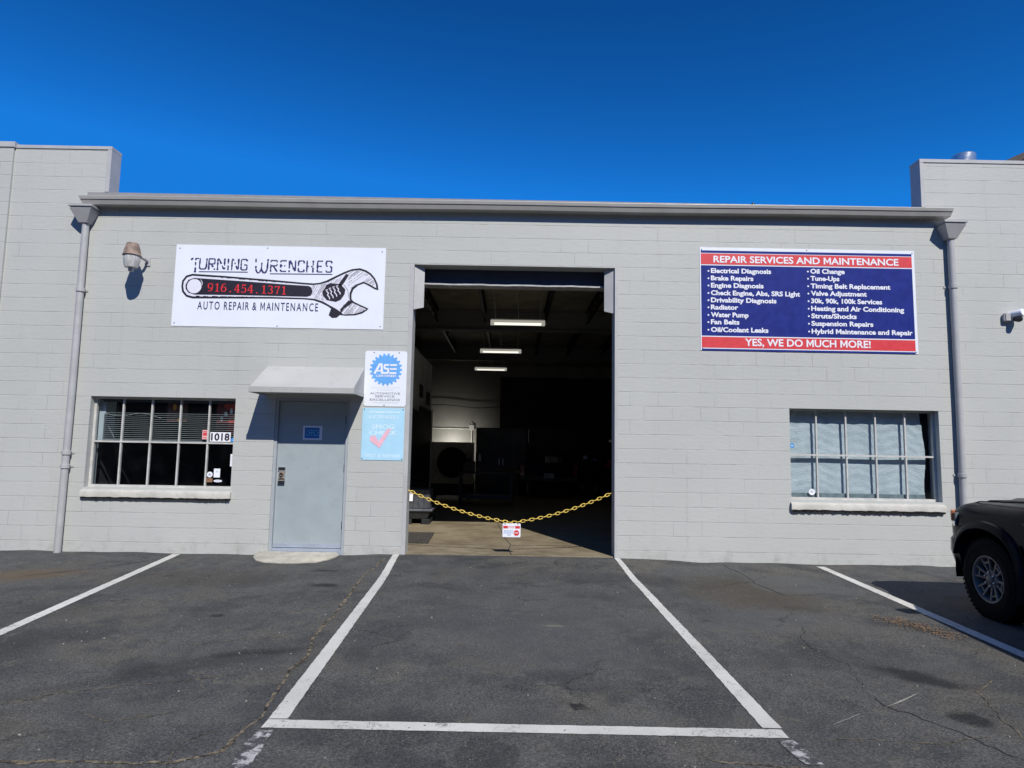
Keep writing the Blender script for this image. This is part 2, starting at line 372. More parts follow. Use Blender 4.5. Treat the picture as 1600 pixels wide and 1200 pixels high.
def ribbon(b, pts, wd, y):
    """mitred stroke; each one lies a hair in front of the last so that no two share a plane"""
    _lay[0] = (_lay[0] + 1) % 9; y = y - _lay[0] * 0.00012
    pts = [Vector((p[0], p[1])) for p in pts]; L = []; Rr = []
    for i, p in enumerate(pts):
        d1 = (p - pts[i - 1]).normalized() if i else None; d2 = (pts[i + 1] - p).normalized() if i < len(pts) - 1 else None
        d = ((d1 or d2) + (d2 or d1)); d = d.normalized() if d.length > 1e-6 else (d1 or d2)
        nn = Vector((-d.y, d.x)); ww = (wd[i] if isinstance(wd, (list, tuple)) else wd) / 2
        k = 1 / max(.5, nn.dot(Vector((-(d1 or d2).y, (d1 or d2).x))))
        L.append(p + nn * ww * k); Rr.append(p - nn * ww * k)
    lv = [b.b.verts.new((q.x, y, q.y)) for q in L]; rv = [b.b.verts.new((q.x, y, q.y)) for q in Rr]
    for i in range(len(pts) - 1): b.b.faces.new((lv[i], rv[i], rv[i + 1], lv[i + 1]))
def poly(b, pts, y): b.face([(p[0], y, p[1]) for p in pts])
def disc(b, cx, cz, r, y, n=28): poly(b, [(cx + r * math.cos(i * 2 * math.pi / n), cz + r * math.sin(i * 2 * math.pi / n)) for i in range(n)], y)
def rect(b, x0, x1, z0, z1, y): poly(b, [(x0, z0), (x1, z0), (x1, z1), (x0, z1)], y)

# ------------------------------------------------------------------ materials
GREY = (.452, .460, .432)
m_wall = block_paint('painted_block', GREY)
m_trim = M('grey_trim_paint', (.43, .43, .425), .5, 0, .06, 3, .0015, 50)
m_pipe = M('grey_pipe_paint', (.40, .40, .40), .42, 0, .06, 4, .0008, 40)
m_gutter = M('gutter_paint', (.34, .33, .31), .45, 0, .06, 3)
m_awning = M('awning_paint', (.405, .405, .385), .5, 0, .05, 2, .003, 4, dirt=((.25, .23, .2), 6, .35))
m_door = M('door_paint', (.315, .362, .378), .45, 0, .05, 2.2, .0012, 30, dirt=((.2, .2, .2), 5, .25))
m_frame = M('door_frame_paint', (.34, .37, .395), .45, 0, .05, 3)
m_steel = M('dark_steel', (.075, .080, .09), .5, .2, .2, 3)
m_metal = M('galvanised_metal', (.55, .56, .57), .32, .85, .1, 8)
m_white = M('white_enamel', (.76, .79, .84), .35, 0, .02, 2)
m_winf = M('window_frame_paint', (.50, .49, .46), .55, 0, .12, 8, .002, 40)
m_sill = M('sill_paint', (.50, .48, .425), .6, 0, .1, 6, .006, 25, dirt=((.28, .26, .22), 9, .4))
m_dark = M('dark_interior_tone', (.035, .036, .04), .7, 0, .2, 2)  # near-black; also stands for shade at the rear panel and right window
m_rear = M('rear_wall_paint', (.40, .395, .37), .7, 0, .1, 1.2)
m_part = M('partition_paint', (.80, .80, .77), .6, 0, .15, 1.5)
m_deck = M('roof_deck_metal', (.26, .24, .17), .5, .2, .25, 2)
m_black = M('black_plastic', (.016, .018, .022), .45, 0, .3, 5)
m_rubber = M('tyre_rubber', (.008, .008, .008), .8, 0, .3, 12, .002, 90, spec=.08)
m_seal = M('torn_sealant', (.02, .02, .022), .8, 0, .3, 20)
m_conc = M('concrete_step', (.40, .375, .31), .85, 0, .16, 7, .012, 35, dirt=((.24, .22, .17), 12, .5))
m_glass = glass_mat('window_glass', (.80, .86, .88), .005)
# ------------------------------------------------------------------ ground
def sst(t): t = max(0.0, min(1.0, t)); return t * t * (3 - 2 * t)
def gz(x, y):
    """height of the asphalt: falls gently from the wall, lifts a little into the bay"""
    z = 0.014 * max(-9.5, min(0.0, y))
    bay = sst((2.6 - abs(x - 0.03)) / 1.1) * sst((y + 1.3) / 1.3)
    edge = sst((y + .22) / .20) * (.5 + .5 * math.sin(x * 5.3 + 1.2 * math.sin(x * 2.1)) * math.sin(x * 1.7 + .5)) * sst((abs(x - .03) - 1.6) / .3)
    return z + 0.042 * bay + 0.018 * edge
b = B(); nx, ny = 180, 90
V = [[b.b.verts.new((-9 + 18 * i / nx, -9.5 + 9.8 * j / ny, gz(-9 + 18 * i / nx, -9.5 + 9.8 * j / ny))) for j in range(ny + 1)] for i in range(nx + 1)]
for i in range(nx):
    for j in range(ny): b.b.faces.new((V[i][j], V[i + 1][j], V[i + 1][j + 1], V[i][j + 1]))
for x0, x1 in ((-400, -9), (9, 400)):
    b.face([(x0, -9.5, -.133), (x1, -9.5, -.133), (x1, 0, 0), (x0, 0, 0)]); b.face([(x0, 0, 0), (x1, 0, 0), (x1, .3, 0), (x0, .3, 0)])
b.face([(-400, -400, -.133), (400, -400, -.133), (400, -9.5, -.133), (-400, -9.5, -.133)])
b.face([(-400, .3, -.006), (400, .3, -.006), (400, 400, -.006), (-400, 400, -.006)])
structure(b.done('parking_lot', asphalt_mat(), smooth=True))
b = B()
b.face([(-6.2, .03, .056), (6.3, .03, .056), (6.3, 18.6, .056), (-6.2, 18.6, .056)])
b.face([(-1.43, .03, -.05), (1.50, .03, -.05), (1.50, .03, .056), (-1.43, .03, .056)])
structure(b.done('concrete_floor', floor_mat()))
b = B()
rnd = random.Random(3)
def gstrip(b, pts, wd, dz, step=.12, jit=.004):
    P = [Vector((p[0], p[1])) for p in pts]; Q = []
    for a, c in zip(P, P[1:]):
        k = max(1, int((c - a).length / step)); Q += [a.lerp(c, i / k) for i in range(k)]
    Q.append(P[-1]); L = []
    for i, p in enumerate(Q):
        d = (Q[min(i + 1, len(Q) - 1)] - Q[max(0, i - 1)]).normalized(); nn = Vector((-d.y, d.x))
        t = i / max(1, len(Q) - 1); ww = (wd[0] + (wd[1] - wd[0]) * t if isinstance(wd, tuple) else wd) / 2
        for s in (1, -1):
            q = p + nn * s * (ww + rnd.uniform(-jit, jit)); L.append(b.b.verts.new((q.x, q.y, gz(q.x, q.y) + dz)))
    for i in range(len(Q) - 1): b.b.faces.new((L[2 * i], L[2 * i + 1], L[2 * i + 3], L[2 * i + 2]))
m_line = line_paint(); m_ghost = ghost_paint()
for pts, wd in (([(-4.598, -.05), (-4.21, -3.63), (-4.03, -5.3)], .107), ([(-1.552, -.01), (-1.47, -1.58), (-1.345, -5.17)], (.088, .112)),
                ([(-1.40, -5.235), (1.635, -5.262)], .108), ([(1.535, -.02), (1.562, -1.83), (1.588, -5.19)], (.075, .115)), ([(4.315, -.16), (4.222, -3.77), (4.18, -5.4)], (.11, .13))):
    b = B(); gstrip(b, pts, wd, .004, .04, .0028); structure(b.done('painted_marking', m_line))
for pts in ([(-1.37, -5.32), (-1.335, -5.78)], [(1.60, -5.345), (1.645, -5.62)]):
    b = B(); gstrip(b, pts, .10, .004, .05, .012); structure(b.done('painted_marking', m_ghost))
n = N('crack_dirt'); v = n.obj(); f = n.noise(v, 14, 6, .75)
n.bsdf(n.mix(n.ramp(f, .40, .62), (.028, .026, .024, 1), (.235, .19, .125, 1)), .9, 0, n.bump(n.noise(v, 90, 3), .8, .006), .2); m_crack = n.m
m_dcrack = M('open_crack', (.024, .024, .024), .95, 0, .2, 9)
m_pcrack = M('pale_crack_filler', (.27, .26, .22), .9, 0, .3, 30)
def crack(pts, w0, m, wob=.03, step=.035):
    P = [Vector(p) for p in pts]; Q = []
    for a, c in zip(P, P[1:]):
        k = max(1, int((c - a).length / step)); Q += [a.lerp(c, i / k) for i in range(k)]
    Q.append(P[-1]); wx = wy_ = 0; out = []
    for q in Q:
        wx = wx * .85 + rnd.uniform(-1, 1) * wob * .45; wy_ = wy_ * .85 + rnd.uniform(-1, 1) * wob * .45; out.append(q + Vector((wx, wy_)))
    b = B(); L = []
    for i, p in enumerate(out):
        d = (out[min(i + 1, len(out) - 1)] - out[max(0, i - 1)]).normalized(); nn = Vector((-d.y, d.x))
        e = min(1, i / 4, (len(out) - 1 - i) / 4)
        wv = .8 * (wv if i else .8) + .2 * rnd.choice((.1, .5, 1.0, 2.2)); ww = w0 * (.15 + .85 * e) * wv
        for s in (1, -1): q = p + nn * s * ww / 2; L.append(b.b.verts.new((q.x, q.y, gz(q.x, q.y) + .003)))
    for i in range(len(out) - 1): b.b.faces.new((L[2 * i], L[2 * i + 1], L[2 * i + 3], L[2 * i + 2]))
    structure(b.done('pavement_crack', m))
crack([(-3.9, -5.74), (-2.557, -5.723), (-2.048, -5.707), (-1.7, -5.68), (-1.519, -5.54), (-1.45, -5.123), (-1.496, -4.858), (-1.50, -4.479), (-1.531, -3.996), (-1.58, -3.681), (-1.62, -3.124), (-1.673, -2.171), (-1.717, -1.222), (-1.676, -.241)], .024, m_crack)
crack([(1.02, -5.55), (1.262, -5.601), (1.587, -5.63), (2.1, -5.7)], .013, m_crack)
crack([(2.467, -4.587), (2.441, -4.801), (2.542, -4.896), (2.695, -5.203), (2.805, -5.538)], .007, m_dcrack, .05)
crack([(2.5, -4.6), (2.62, -4.1), (2.55, -3.6), (2.75, -3.0)], .005, m_dcrack, .05)
crack([(1.98, -5.13), (2.233, -4.96)], .011, m_pcrack, .008); crack([(2.45, -4.86), (2.849, -4.60)], .010, m_pcrack, .008)
crack([(1.78, -5.35), (2.1, -5.28), (2.5, -5.33), (2.85, -5.22)], .008, m_crack); crack([(3.0, -5.3), (3.15, -4.9), (3.25, -4.6), (3.6, -4.3)], .009, m_crack)
crack([(-3.3, -5.2), (-2.9, -4.85), (-2.3, -4.65), (-1.85, -4.5)], .009, m_crack); crack([(-2.0, -5.1), (-2.3, -5.25), (-2.6, -5.1)], .010, m_crack)
crack([(-2.6, -3.9), (-2.1, -3.7), (-1.75, -3.55)], .008, m_crack); crack([(-1.62, -5.3), (-1.75, -5.5), (-1.72, -5.75)], .008, m_crack)
crack([(-2.2, -2.95), (-1.9, -2.8), (-1.72, -2.55)], .006, m_crack); crack([(-5.6, -1.6), (-5.0, -.9), (-4.7, -.5), (-4.3, -.1)], .010, m_dcrack)
crack([(3.0, -.08), (3.05, -.6), (3.0, -1.3), (3.1, -1.9)], .010, m_dcrack); crack([(3.1, -1.9), (3.6, -1.75), (4.0, -1.9)], .008, m_dcrack); crack([(-.5, -2.6), (.0, -2.72), (.4, -2.7)], .004, m_dcrack)
# litter
m_leaf = M('dry_leaf', (.20, .125, .065), .85, 0, .55, 9)
b = B()
def flake(x, y, s, flat=.4):
    m = Matrix.Translation((x, y, gz(x, y) + .004 + rnd.random() * .012)) @ Matrix.Rotation(rnd.uniform(0, 6.3), 4, 'Z') @ Matrix.Rotation(rnd.uniform(-flat, flat), 4, 'X')
    b.face([m @ Vector(p) for p in ((-s, 0, 0), (0, -s * .35, s * .1), (s, 0, 0), (0, s * .35, s * .1))])
for i in range(700):
    t = rnd.random(); flake(3.70 + .26 * t + rnd.gauss(0, .085), -2.72 - .62 * t + rnd.gauss(0, .05), rnd.uniform(.006, .018))
for i in range(90): flake(rnd.uniform(3.2, 4.3), rnd.uniform(-3.8, -.4), rnd.uniform(.005, .012))
for i in range(70): flake(rnd.uniform(2.2, 6), rnd.uniform(-.25, -.03), rnd.uniform(.006, .015))
for i in range(60): flake(-1.62 + rnd.gauss(0, .05), rnd.uniform(-5.4, -.6), rnd.uniform(.005, .012))
o = b.done('leaf_litter', m_leaf); o['kind'] = 'stuff'
m_grav = M('gravel_stone', (.24, .23, .20), .9, 0, .4, 20)
b = B()
for i in range(260):
    x = rnd.uniform(-6, 6); y = -rnd.random() ** .7 * 6.2 + .0; s = rnd.uniform(.0022, .006) * (1.4 if rnd.random() < .08 else 1)
    m = Matrix.Translation((x, y, gz(x, y) + s * .4)) @ Matrix.Rotation(rnd.uniform(0, 6.3), 4, 'Z')
    b.hull8([m @ Vector((px * s * rnd.uniform(.7, 1.2), py * s * rnd.uniform(.7, 1.2), pz * s * rnd.uniform(.5, .8))) for pz in (-1, 1) for px, py in ((-1, -1), (1, -1), (1, 1), (-1, 1))])
o = b.done('loose_gravel', m_grav); o['kind'] = 'stuff'
b = B(); gzp = lambda x, y, dz=0: (x, y, gz(x, y) + dz)
outl = [(-3.50, -.02), (-3.47, -.2), (-3.36, -.42), (-3.2, -.52), (-3.0, -.57), (-2.76, -.56), (-2.55, -.46), (-2.42, -.3), (-2.36, -.12), (-2.34, -.02)]
outl = [(x + rnd.uniform(-.015, .015), y + (rnd.uniform(-.02, .02) if y < -.05 else 0)) for x, y in outl]
top = [(-2.9 + (x + 2.9) * .93, y * .9 if y < -.05 else -.004, .058 + y * .05) for x, y in outl]
b.loft([[gzp(x, y, -.03) for x, y in outl], [gzp(x, y, .012) for x, y in outl], top])
tag(b.done('door_step', m_conc, smooth=True), 'worn rounded concrete step on the asphalt at the grey office door', 'step')

# ------------------------------------------------------------------ middle building
shop = thing('repair_shop', 'low grey painted block building with the open vehicle bay', 'building')
XL, XR = -6.28, 6.42
def wall_cells(b, x0, x1, z0, z1, holes, y0, y1):
    xs = sorted({x0, x1, *[h[0] for h in holes], *[h[1] for h in holes]}); zs = sorted({z0, z1, *[h[2] for h in holes], *[h[3] for h in holes]})
    xs = [x for x in xs if x0 <= x <= x1]; zs = [z for z in zs if z0 <= z <= z1]
    solid = lambda i, j: 0 <= i < len(xs) - 1 and 0 <= j < len(zs) - 1 and not any(h[0] <= (xs[i] + xs[i + 1]) / 2 <= h[1] and h[2] <= (zs[j] + zs[j + 1]) / 2 <= h[3] for h in holes)
    cache = {}
    def vt(i, j, y):
        if (i, j, y) not in cache: cache[(i, j, y)] = b.b.verts.new((xs[i], y, zs[j]))
        return cache[(i, j, y)]
    for i in range(len(xs) - 1):
        for j in range(len(zs) - 1):
            if not solid(i, j): continue
            b.b.faces.new((vt(i, j, y0), vt(i + 1, j, y0), vt(i + 1, j + 1, y0), vt(i, j + 1, y0)))
            b.b.faces.new((vt(i, j, y1), vt(i, j + 1, y1), vt(i + 1, j + 1, y1), vt(i + 1, j, y1)))
            for di, dj, a, c in ((-1, 0, (i, j), (i, j + 1)), (1, 0, (i + 1, j + 1), (i + 1, j)), (0, -1, (i + 1, j), (i, j)), (0, 1, (i, j + 1), (i + 1, j + 1))):
                if not solid(i + di, j + dj): b.b.faces.new((vt(*a, y0), vt(*c, y0), vt(*c, y1), vt(*a, y1)))
HB = (-1.432, 1.503, -.3, 4.205); HW1 = (-5.995, -3.925, .90, 2.19); HW2 = (4.01, 6.155, .89, 2.19); HD = (-3.352, -2.292, -.3, 2.215)
b = B(); wall_cells(b, XL, XR, -.3, 5.10, [HB, HW1, HW2, HD], 0, .25); b.done('facade_wall', m_wall, shop)
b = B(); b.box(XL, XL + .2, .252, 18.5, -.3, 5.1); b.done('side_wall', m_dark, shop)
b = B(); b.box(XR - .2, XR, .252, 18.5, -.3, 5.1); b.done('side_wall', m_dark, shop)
b = B(); b.box(XL, XR, 18.502, 18.7, -.3, 5.1); b.done('rear_wall', m_rear, shop)
b = B(); y = .0; V = []
while y < 18.69:
    for dy, z in ((0, 5.104), (.055, 5.104), (.075, 5.144), (.13, 5.144)): V.append((y + dy, z))
    y += .15
V.append((18.69, 5.104)); lv = [b.b.verts.new((XL, p[0], p[1])) for p in V]; rv = [b.b.verts.new((XR, p[0], p[1])) for p in V]
for i in range(len(V) - 1): b.b.faces.new((lv[i], rv[i], rv[i + 1], lv[i + 1]))
rd = b.done('roof_deck', m_deck, shop)
b = B(); b.box(-.42, 6.15, 18.40, 18.499, .06, 4.6); b.done('rear_dark_panel', m_dark, shop, .01)  # dark panel added where the back wall falls into shade
b = B(); b.box(XL, XR, -.02, 18.7, 5.15, 5.20); b.done('roof', M('roof_felt', (.25, .25, .25), .9), shop)
for yb in (7.25, 12.95):
    b = B(); b.box(-6.06, 6.2, yb, yb + .03, 4.60, 5.06); b.box(-6.06, 6.2, yb - .10, yb + .13, 4.56, 4.598); b.box(-6.06, 6.2, yb - .10, yb + .13, 5.062, 5.10); b.done('roof_beam', M('beam_paint', (.24, .24, .24), .6), shop)
for xj in (-5.5, -4.3, -3.1, -1.9, -.66, .86, 1.95, 3.1, 4.3, 5.5):       # open web joists
    for y0, y1 in ((.3, 7.1), (7.42, 12.8)):
        b = B(); b.box(xj - .03, xj + .03, y0, y1, 5.06, 5.10); b.box(xj - .03, xj + .03, y0, y1, 4.76, 4.79)
        k = int((y1 - y0) / .3); pts = [(xj, y0 + .02 + (y1 - y0 - .04) * i / k, 4.79 if i % 2 else 5.06) for i in range(k + 1)]
        b.tube(pts, .011, 5); b.done('roof_joist', m_black, shop)
# header over the bay, corner plates, jamb angles
b = B(); b.box(-1.43, 1.501, .30, .312, 3.99, 4.29); b.box(-1.43, 1.501, .252, .40, 4.292, 4.31); b.done('header_beam', M('header_paint', (.055, .07, .11), .45, 0, .1, 3), shop)
b = B()
for i in range(24):
    x0 = -1.429 + i * 2.929 / 24; x1 = x0 + 2.929 / 24; dz = lambda x: .003 * math.sin(x * 9) + .002 * math.sin(x * 23)
    b.hull8([(x0, .205, 3.958 + dz(x0)), (x1, .205, 3.958 + dz(x1)), (x1, .40, 3.952), (x0, .40, 3.952), (x0, .205, 3.980 + dz(x0)), (x1, .205, 3.980 + dz(x1)), (x1, .40, 3.987), (x0, .40, 3.987)])
bmesh.ops.remove_doubles(b.b, verts=b.b.verts, dist=1e-5)
b.done('header_flange', M('flange_paint', (.40, .40, .40), .5, 0, .15, 9), shop)
b = B(); b.hull8([(-1.430, .03, 3.54), (-1.292, .09, 3.585), (-1.292, .105, 3.585), (-1.430, .045, 3.54), (-1.430, .03, 4.203), (-1.292, .09, 4.203), (-1.292, .105, 4.203), (-1.430, .045, 4.203)]); b.done('corner_plate', m_trim, shop)
b = B(); b.hull8([(1.362, .09, 3.575), (1.501, .03, 3.53), (1.501, .045, 3.53), (1.362, .105, 3.575), (1.362, .09, 4.203), (1.501, .03, 4.203), (1.501, .045, 4.203), (1.362, .105, 4.203)]); b.done('corner_plate', m_trim, shop)
b = B(); b.box(-1.492, -1.4315, -.004, .02, .03, 4.203); b.done('jamb_angle', m_trim, shop, .002)
b = B(); b.box(1.5025, 1.548, -.004, .02, .03, 4.203); b.done('jamb_angle', m_trim, shop, .002)
# gutter
prof = [(0, 0), (-.168, 0), (-.170, -.008), (-.162, -.050), (-.152, -.054), (-.150, -.060), (-.128, -.118), (-.118, -.124), (0, -.124)]
b = B(); K = 14; rings = []
for i in range(K + 1):
    t = i / K; z0 = 5.092 + .055 * t + (.004 * math.sin(t * 17) if 0 < i < K else 0)
    rings.append([((-6.312 + (-p[1]) * .42) * (1 - t) + (6.415 + p[1] * .22) * t, p[0] - .001, z0 + p[1]) for p in prof])
b.loft(rings); gut = b.done('gutter', m_gutter, shop)
# downspouts
def downspout(cx, top, splits, kink):
    b = B(); b.tube([(cx, -.062, .0 if cx < 0 else -.01), (cx + kink, -.062, 2.2), (cx + kink * .6, -.062, 4.72)], .047, 16, True)
    p = b.done('downspout', m_pipe, shop, smooth=True)
    b = B(); xt, xb = .158, .062; y0, y1 = -.205, -.004
    for (za, wa, ya), (zc, wc, yc) in (((4.70, xb, -.125), (4.895, xt, y0)), ((4.915, xt + .012, y0 - .012), (4.945, xt + .012, y0 - .012))):
        b.hull8([(cx - wa, ya, za), (cx + wa, ya, za), (cx + wa, y1, za), (cx - wa, y1, za), (cx - wc, yc, zc), (cx + wc, yc, zc), (cx + wc, y1, zc), (cx - wc, y1, zc)])
    b.hull8([(cx - xt + .01, y0 + .01, 4.8955), (cx + xt - .01, y0 + .01, 4.8955), (cx + xt - .01, y1, 4.8955), (cx - xt + .01, y1, 4.8955), (cx - xt + .01, y0 + .01, 4.9145), (cx + xt - .01, y0 + .01, 4.9145), (cx + xt - .01, y1, 4.9145), (cx - xt + .01, y1, 4.9145)])
    b.done('conductor_head', m_pipe, p, .004)
    for z in splits:
        b = B(); b.lathe([(.049, -.03), (.060, -.028), (.060, .026), (.049, .03)], 16, Matrix.Translation((cx + kink * z / 2.2 if z < 2.2 else cx + kink, -.062, z))); b.box(cx - .085, cx + .085, -.012, -.0005, z - .014, z + .014); b.done('pipe_clamp', m_pipe, p, smooth=True)
downspout(-6.245, 4.9, (1.38, 1.19, 3.72), .012)
downspout(6.405, 4.9, (1.28, 4.0), .012)
# awning over the office door
b = B(); xa, xb = -3.495, -2.098
b.hull8([(xa, -.6, 2.262), (xb, -.6, 2.262), (xb, -.003, 2.262), (xa, -.003, 2.262), (xa, -.6, 2.315), (xb, -.6, 2.315), (xb, -.003, 2.668), (xa, -.003, 2.668)])
b.box(xa - .008, xb + .008, -.612, -.6015, 2.238, 2.318)
b.box(xa - .008, xa - .001, -.60, -.003, 2.238, 2.30); b.box(xb + .001, xb + .008, -.60, -.003, 2.238, 2.30)
aw = b.done('awning', m_awning, shop, .004)
for x in (-3.2, -2.8, -2.4): b = B(); b.lathe([(.007, 0), (.006, .004), (0.001, .005)], 8, Matrix.Translation((x, -.612, 2.275)) @ Matrix.Rotation(R(90), 4, 'X')); b.done('rivet', m_metal, aw)
# office door
b = B(); b.box(-3.305, -2.338, .045, .085, .105, 2.165); dr = b.done('office_door', m_door, shop, .002)
b = B(); b.box(-3.3515, -3.309, .012, .11, -.05, 2.2145); b.box(-2.334, -2.2925, .012, .11, -.05, 2.2145); b.box(-3.3085, -2.3345, .012, .11, 2.169, 2.2145); b.done('door_frame', m_frame, dr, .002)
b = B(); b.box(-3.29, -2.352, .037, .0445, .108, .16); b.box(-3.308, -2.335, .02, .12, -.05, .10); b.done('kick_plate', M('kick_plate_metal', (.50, .56, .66), .3, .5, .05, 3), dr, .001)
for z in (.42, 1.22, 1.92):
    b = B(); b.tube([(-2.334, .036, z - .06), (-2.334, .036, z + .06)], .009, 8); b.box(-2.352, -2.338, .0415, .0445, z - .055, z + .055); b.done('hinge', m_steel, dr)
b = B(); b.box(-3.265, -3.175, .02, .0445, 1.03, 1.22); lk = b.done('door_lock', M('lock_plate', (.50, .49, .46), .3, .6, .1, 8), dr, .004)
b = B(); b.box(-3.268, -3.172, .004, .0195, 1.195, 1.225); b.done('lock_housing', m_black, lk, .003); b = B(); b.box(-3.268, -3.172, .006, .0195, .995, 1.03); b.done('lock_housing', m_black, lk, .003)
b = B(); b.lathe([(.026, 0), (.026, .022), (.020, .028)], 16, Matrix.Translation((-3.22, .0195, 1.125)) @ Matrix.Rotation(R(90), 4, 'X')); b.box(-3.262, -3.178, .012, .0195, 1.055, 1.072); b.done('lock_knob', M('worn_brass', (.26, .15, .07), .4, .7, .3, 20), lk)
# windows
def window(x0, x1, z0, z1, zm, yg, name_l):
    b = B(); e = .035
    b.box(x0 + .001, x0 + e, yg - .02, yg + .03, z0 + .001, z1 - .001); b.box(x1 - e, x1 - .001, yg - .02, yg + .03, z0 + .001, z1 - .001)
    b.box(x0 + e + .001, x1 - e - .001, yg - .02, yg + .03, z0 + .001, z0 + .035); b.box(x0 + e + .001, x1 - e - .001, yg - .02, yg + .03, z1 - .03, z1 - .001)
    for i in range(1, 5):
        x = x0 + (x1 - x0) * i / 5; b.box(x - .0105, x + .0105, yg - .016, yg + .02, z0 + .0355, z1 - .0305)
    b.box(x0 + e + .001, x1 - e - .001, yg - .021, yg + .022, zm - .012, zm + .012)
    wn = b.done('window', m_winf, shop)
    b = B(); b.face([(x0 + .02, yg + .004, z0 + .02), (x1 - .02, yg + .004, z0 + .02), (x1 - .02, yg + .004, z1 - .02), (x0 + .02, yg + .004, z1 - .02)]); b.done('pane', m_glass, wn)
    b = B(); K = 40; rings = []
    for i in range(K + 1):
        x = x0 - .018 + (x1 - x0 + .036) * i / K; q = rnd.uniform(-.005, .005)
        pr = [(yg - .02, z0 - .004), (.0, z0 - .032), (-.045, z0 - .045 + q * .5), (-.052, z0 - .06), (-.05, z0 - .128 + q), (-.001, z0 - .135 + q)]
        if 0 < i < K: rings.append([(min(max(x, x0 + .002), x1 - .002) if p[0] > 0 else x, *p) for p in pr])
        else: rings.append([(min(max(x, x0 + .002), x1 - .002) if p[0] > 0 else x, *p) for p in pr])
    b.loft(rings); b.done('sill', m_sill, wn, smooth=True)
    b = B(); u = []; l = []
    K = 90
    for i in range(K + 1):
        x = x0 - .01 + (x1 - x0 + .02) * i / K; u.append((x, -.044, z0 - .125)); l.append((x, -.040, z0 - .150 - rnd.choice((0, .003, .006, .012, .020)) * (1 if name_l else .5)))
    uv = [b.b.verts.new(p) for p in u]; lv = [b.b.verts.new(p) for p in l]
    for i in range(K): b.b.faces.new((uv[i], lv[i], lv[i + 1], uv[i + 1]))
    bmesh.ops.solidify(b.b, geom=b.b.faces[:], thickness=.006)
    b.done('sealant', m_seal, wn)
    return wn
window(*HW1, 1.548, .115, False)
window(*HW2, 1.528, .115, True)
# office room behind the left window, with its tall partition
b = B(); b.box(-6.07, -2.235, 8.20, 8.3, .06, 3.76); b.box(-2.234, -2.15, .26, 8.3, .06, 3.76); b.box(-6.07, -2.235, .255, 8.199, 3.68, 3.76); b.done('office_partition', m_part, shop)
b = B(); b.box(-2.149, -2.10, 8.12, 8.3, .06, 2.55); b.done('partition_trim', M('pale_trim', (.75, .75, .72), .6), shop)
b = B(); b.box(-2.149, -2.09, 6.0, 7.9, .06, 2.5); b.box(-2.149, -2.06, 4.4, 5.8, .06, 2.35); b.done('partition_door', m_black, shop, .01)
b = B(); b.box(-2.149, -2.11, 5.95, 6.35, 2.72, 3.02); b.box(-2.149, -2.12, 7.2, 7.75, 2.62, 2.95); b.done('notice_board', m_black, shop, .01)

# ------------------------------------------------------------------ neighbours
nl = thing('neighbour_building', 'taller grey block building adjoining the shop on the left, with a raised parapet', 'building', group='taller block buildings either side')
b = B(); b.box(-30, -7.42, -.03, .25, -.3, 5.86); b.box(-7.4195, XL - .0015, 0, .25, -.3, 5.86); b.box(XL - .0015, -5.988, 0.0005, .22, 5.205, 5.86); b.done('facade_wall', m_wall, nl)
b = B(); b.box(-30, XL - .003, .252, 18.7, -.3, 5.4); b.done('main_block', m_rear, nl)
b = B(); b.box(-7.40, -5.98, -.012, .235, 5.8605, 5.912); b.box(-6.04, -5.98, -.012, -.0005, 5.21, 5.86); b.box(-5.9875, -5.9815, 0, .23, 5.21, 5.86); b.box(-30, -7.401, -.045, .235, 5.8605, 5.945); b.done('parapet_cap', m_trim, nl, .003)
nr = thing('neighbour_building', 'taller grey block building adjoining the shop on the right, behind the black vehicle', 'building', group='taller block buildings either side')
b = B(); b.box(XR + .0015, 30, 0, .25, -.3, 5.90); b.box(6.055, XR + .001, 0.0005, .22, 5.205, 5.90); b.done('facade_wall', m_wall, nr)
b = B(); b.box(XR + .003, 30, .252, 18.7, -.3, 5.45); b.done('main_block', m_rear, nr)
b = B(); b.box(6.046, 30, -.012, .235, 5.9005, 5.955); b.box(6.046, 6.105, -.012, -.0005, 5.21, 5.90); b.box(6.048, 6.0545, 0, .23, 5.21, 5.90); b.done('parapet_cap', m_trim, nr, .003)
v_ = thing('roof_vent', 'shiny round metal vent cap on the roof of the right building', 'vent', (7.30, .8, 5.45))
b = B(); b.lathe([(.13, 0), (.13, .80), (.17, .80), (.172, .86), (.172, .945), (.16, .96), (.08, .985), (.001, .99)], 24); b.done('vent_cap', m_metal, v_, smooth=True)
b = B(); b.lathe([(.135, .62), (.15, .63), (.15, .68), (.135, .69)], 24); b.done('vent_collar', m_metal, v_, smooth=True)
b = B(); b.tube([(4.13, 1.5, 5.2), (4.13, 1.5, 5.80)], .022, 8); b.lathe([(.03, 5.78), (.034, 5.80), (.02, 5.83), (.001, 5.835)], 10, Matrix.Translation((4.13, 1.5, 0))); tag(b.done('vent_pipe', m_black, smooth=True), 'thin dark vent pipe just showing above the gutter of the shop', 'pipe')
fr_ = thing('gabled_building', 'dark sloping roof of a building behind the right block building', 'building', (12.0, 6.5, 0))
b = B(); b.prism([(0, 0, 0), (12, 0, 0), (12, 0, 8.4), (6, 0, 11.2), (0, 0, 8.4)], (0, 10, 0)); b.done('wall', M('far_wall', (.10, .09, .08), .8), fr_)
b = B(); b.prism([(-.35, -.4, 8.62), (6, -.4, 11.58), (12.35, -.4, 8.62), (12.35, -.4, 8.45), (6, -.4, 11.41), (-.35, -.4, 8.45)], (0, 10.8, 0)); b.done('roof', M('far_roof', (.06, .05, .045), .8), fr_)

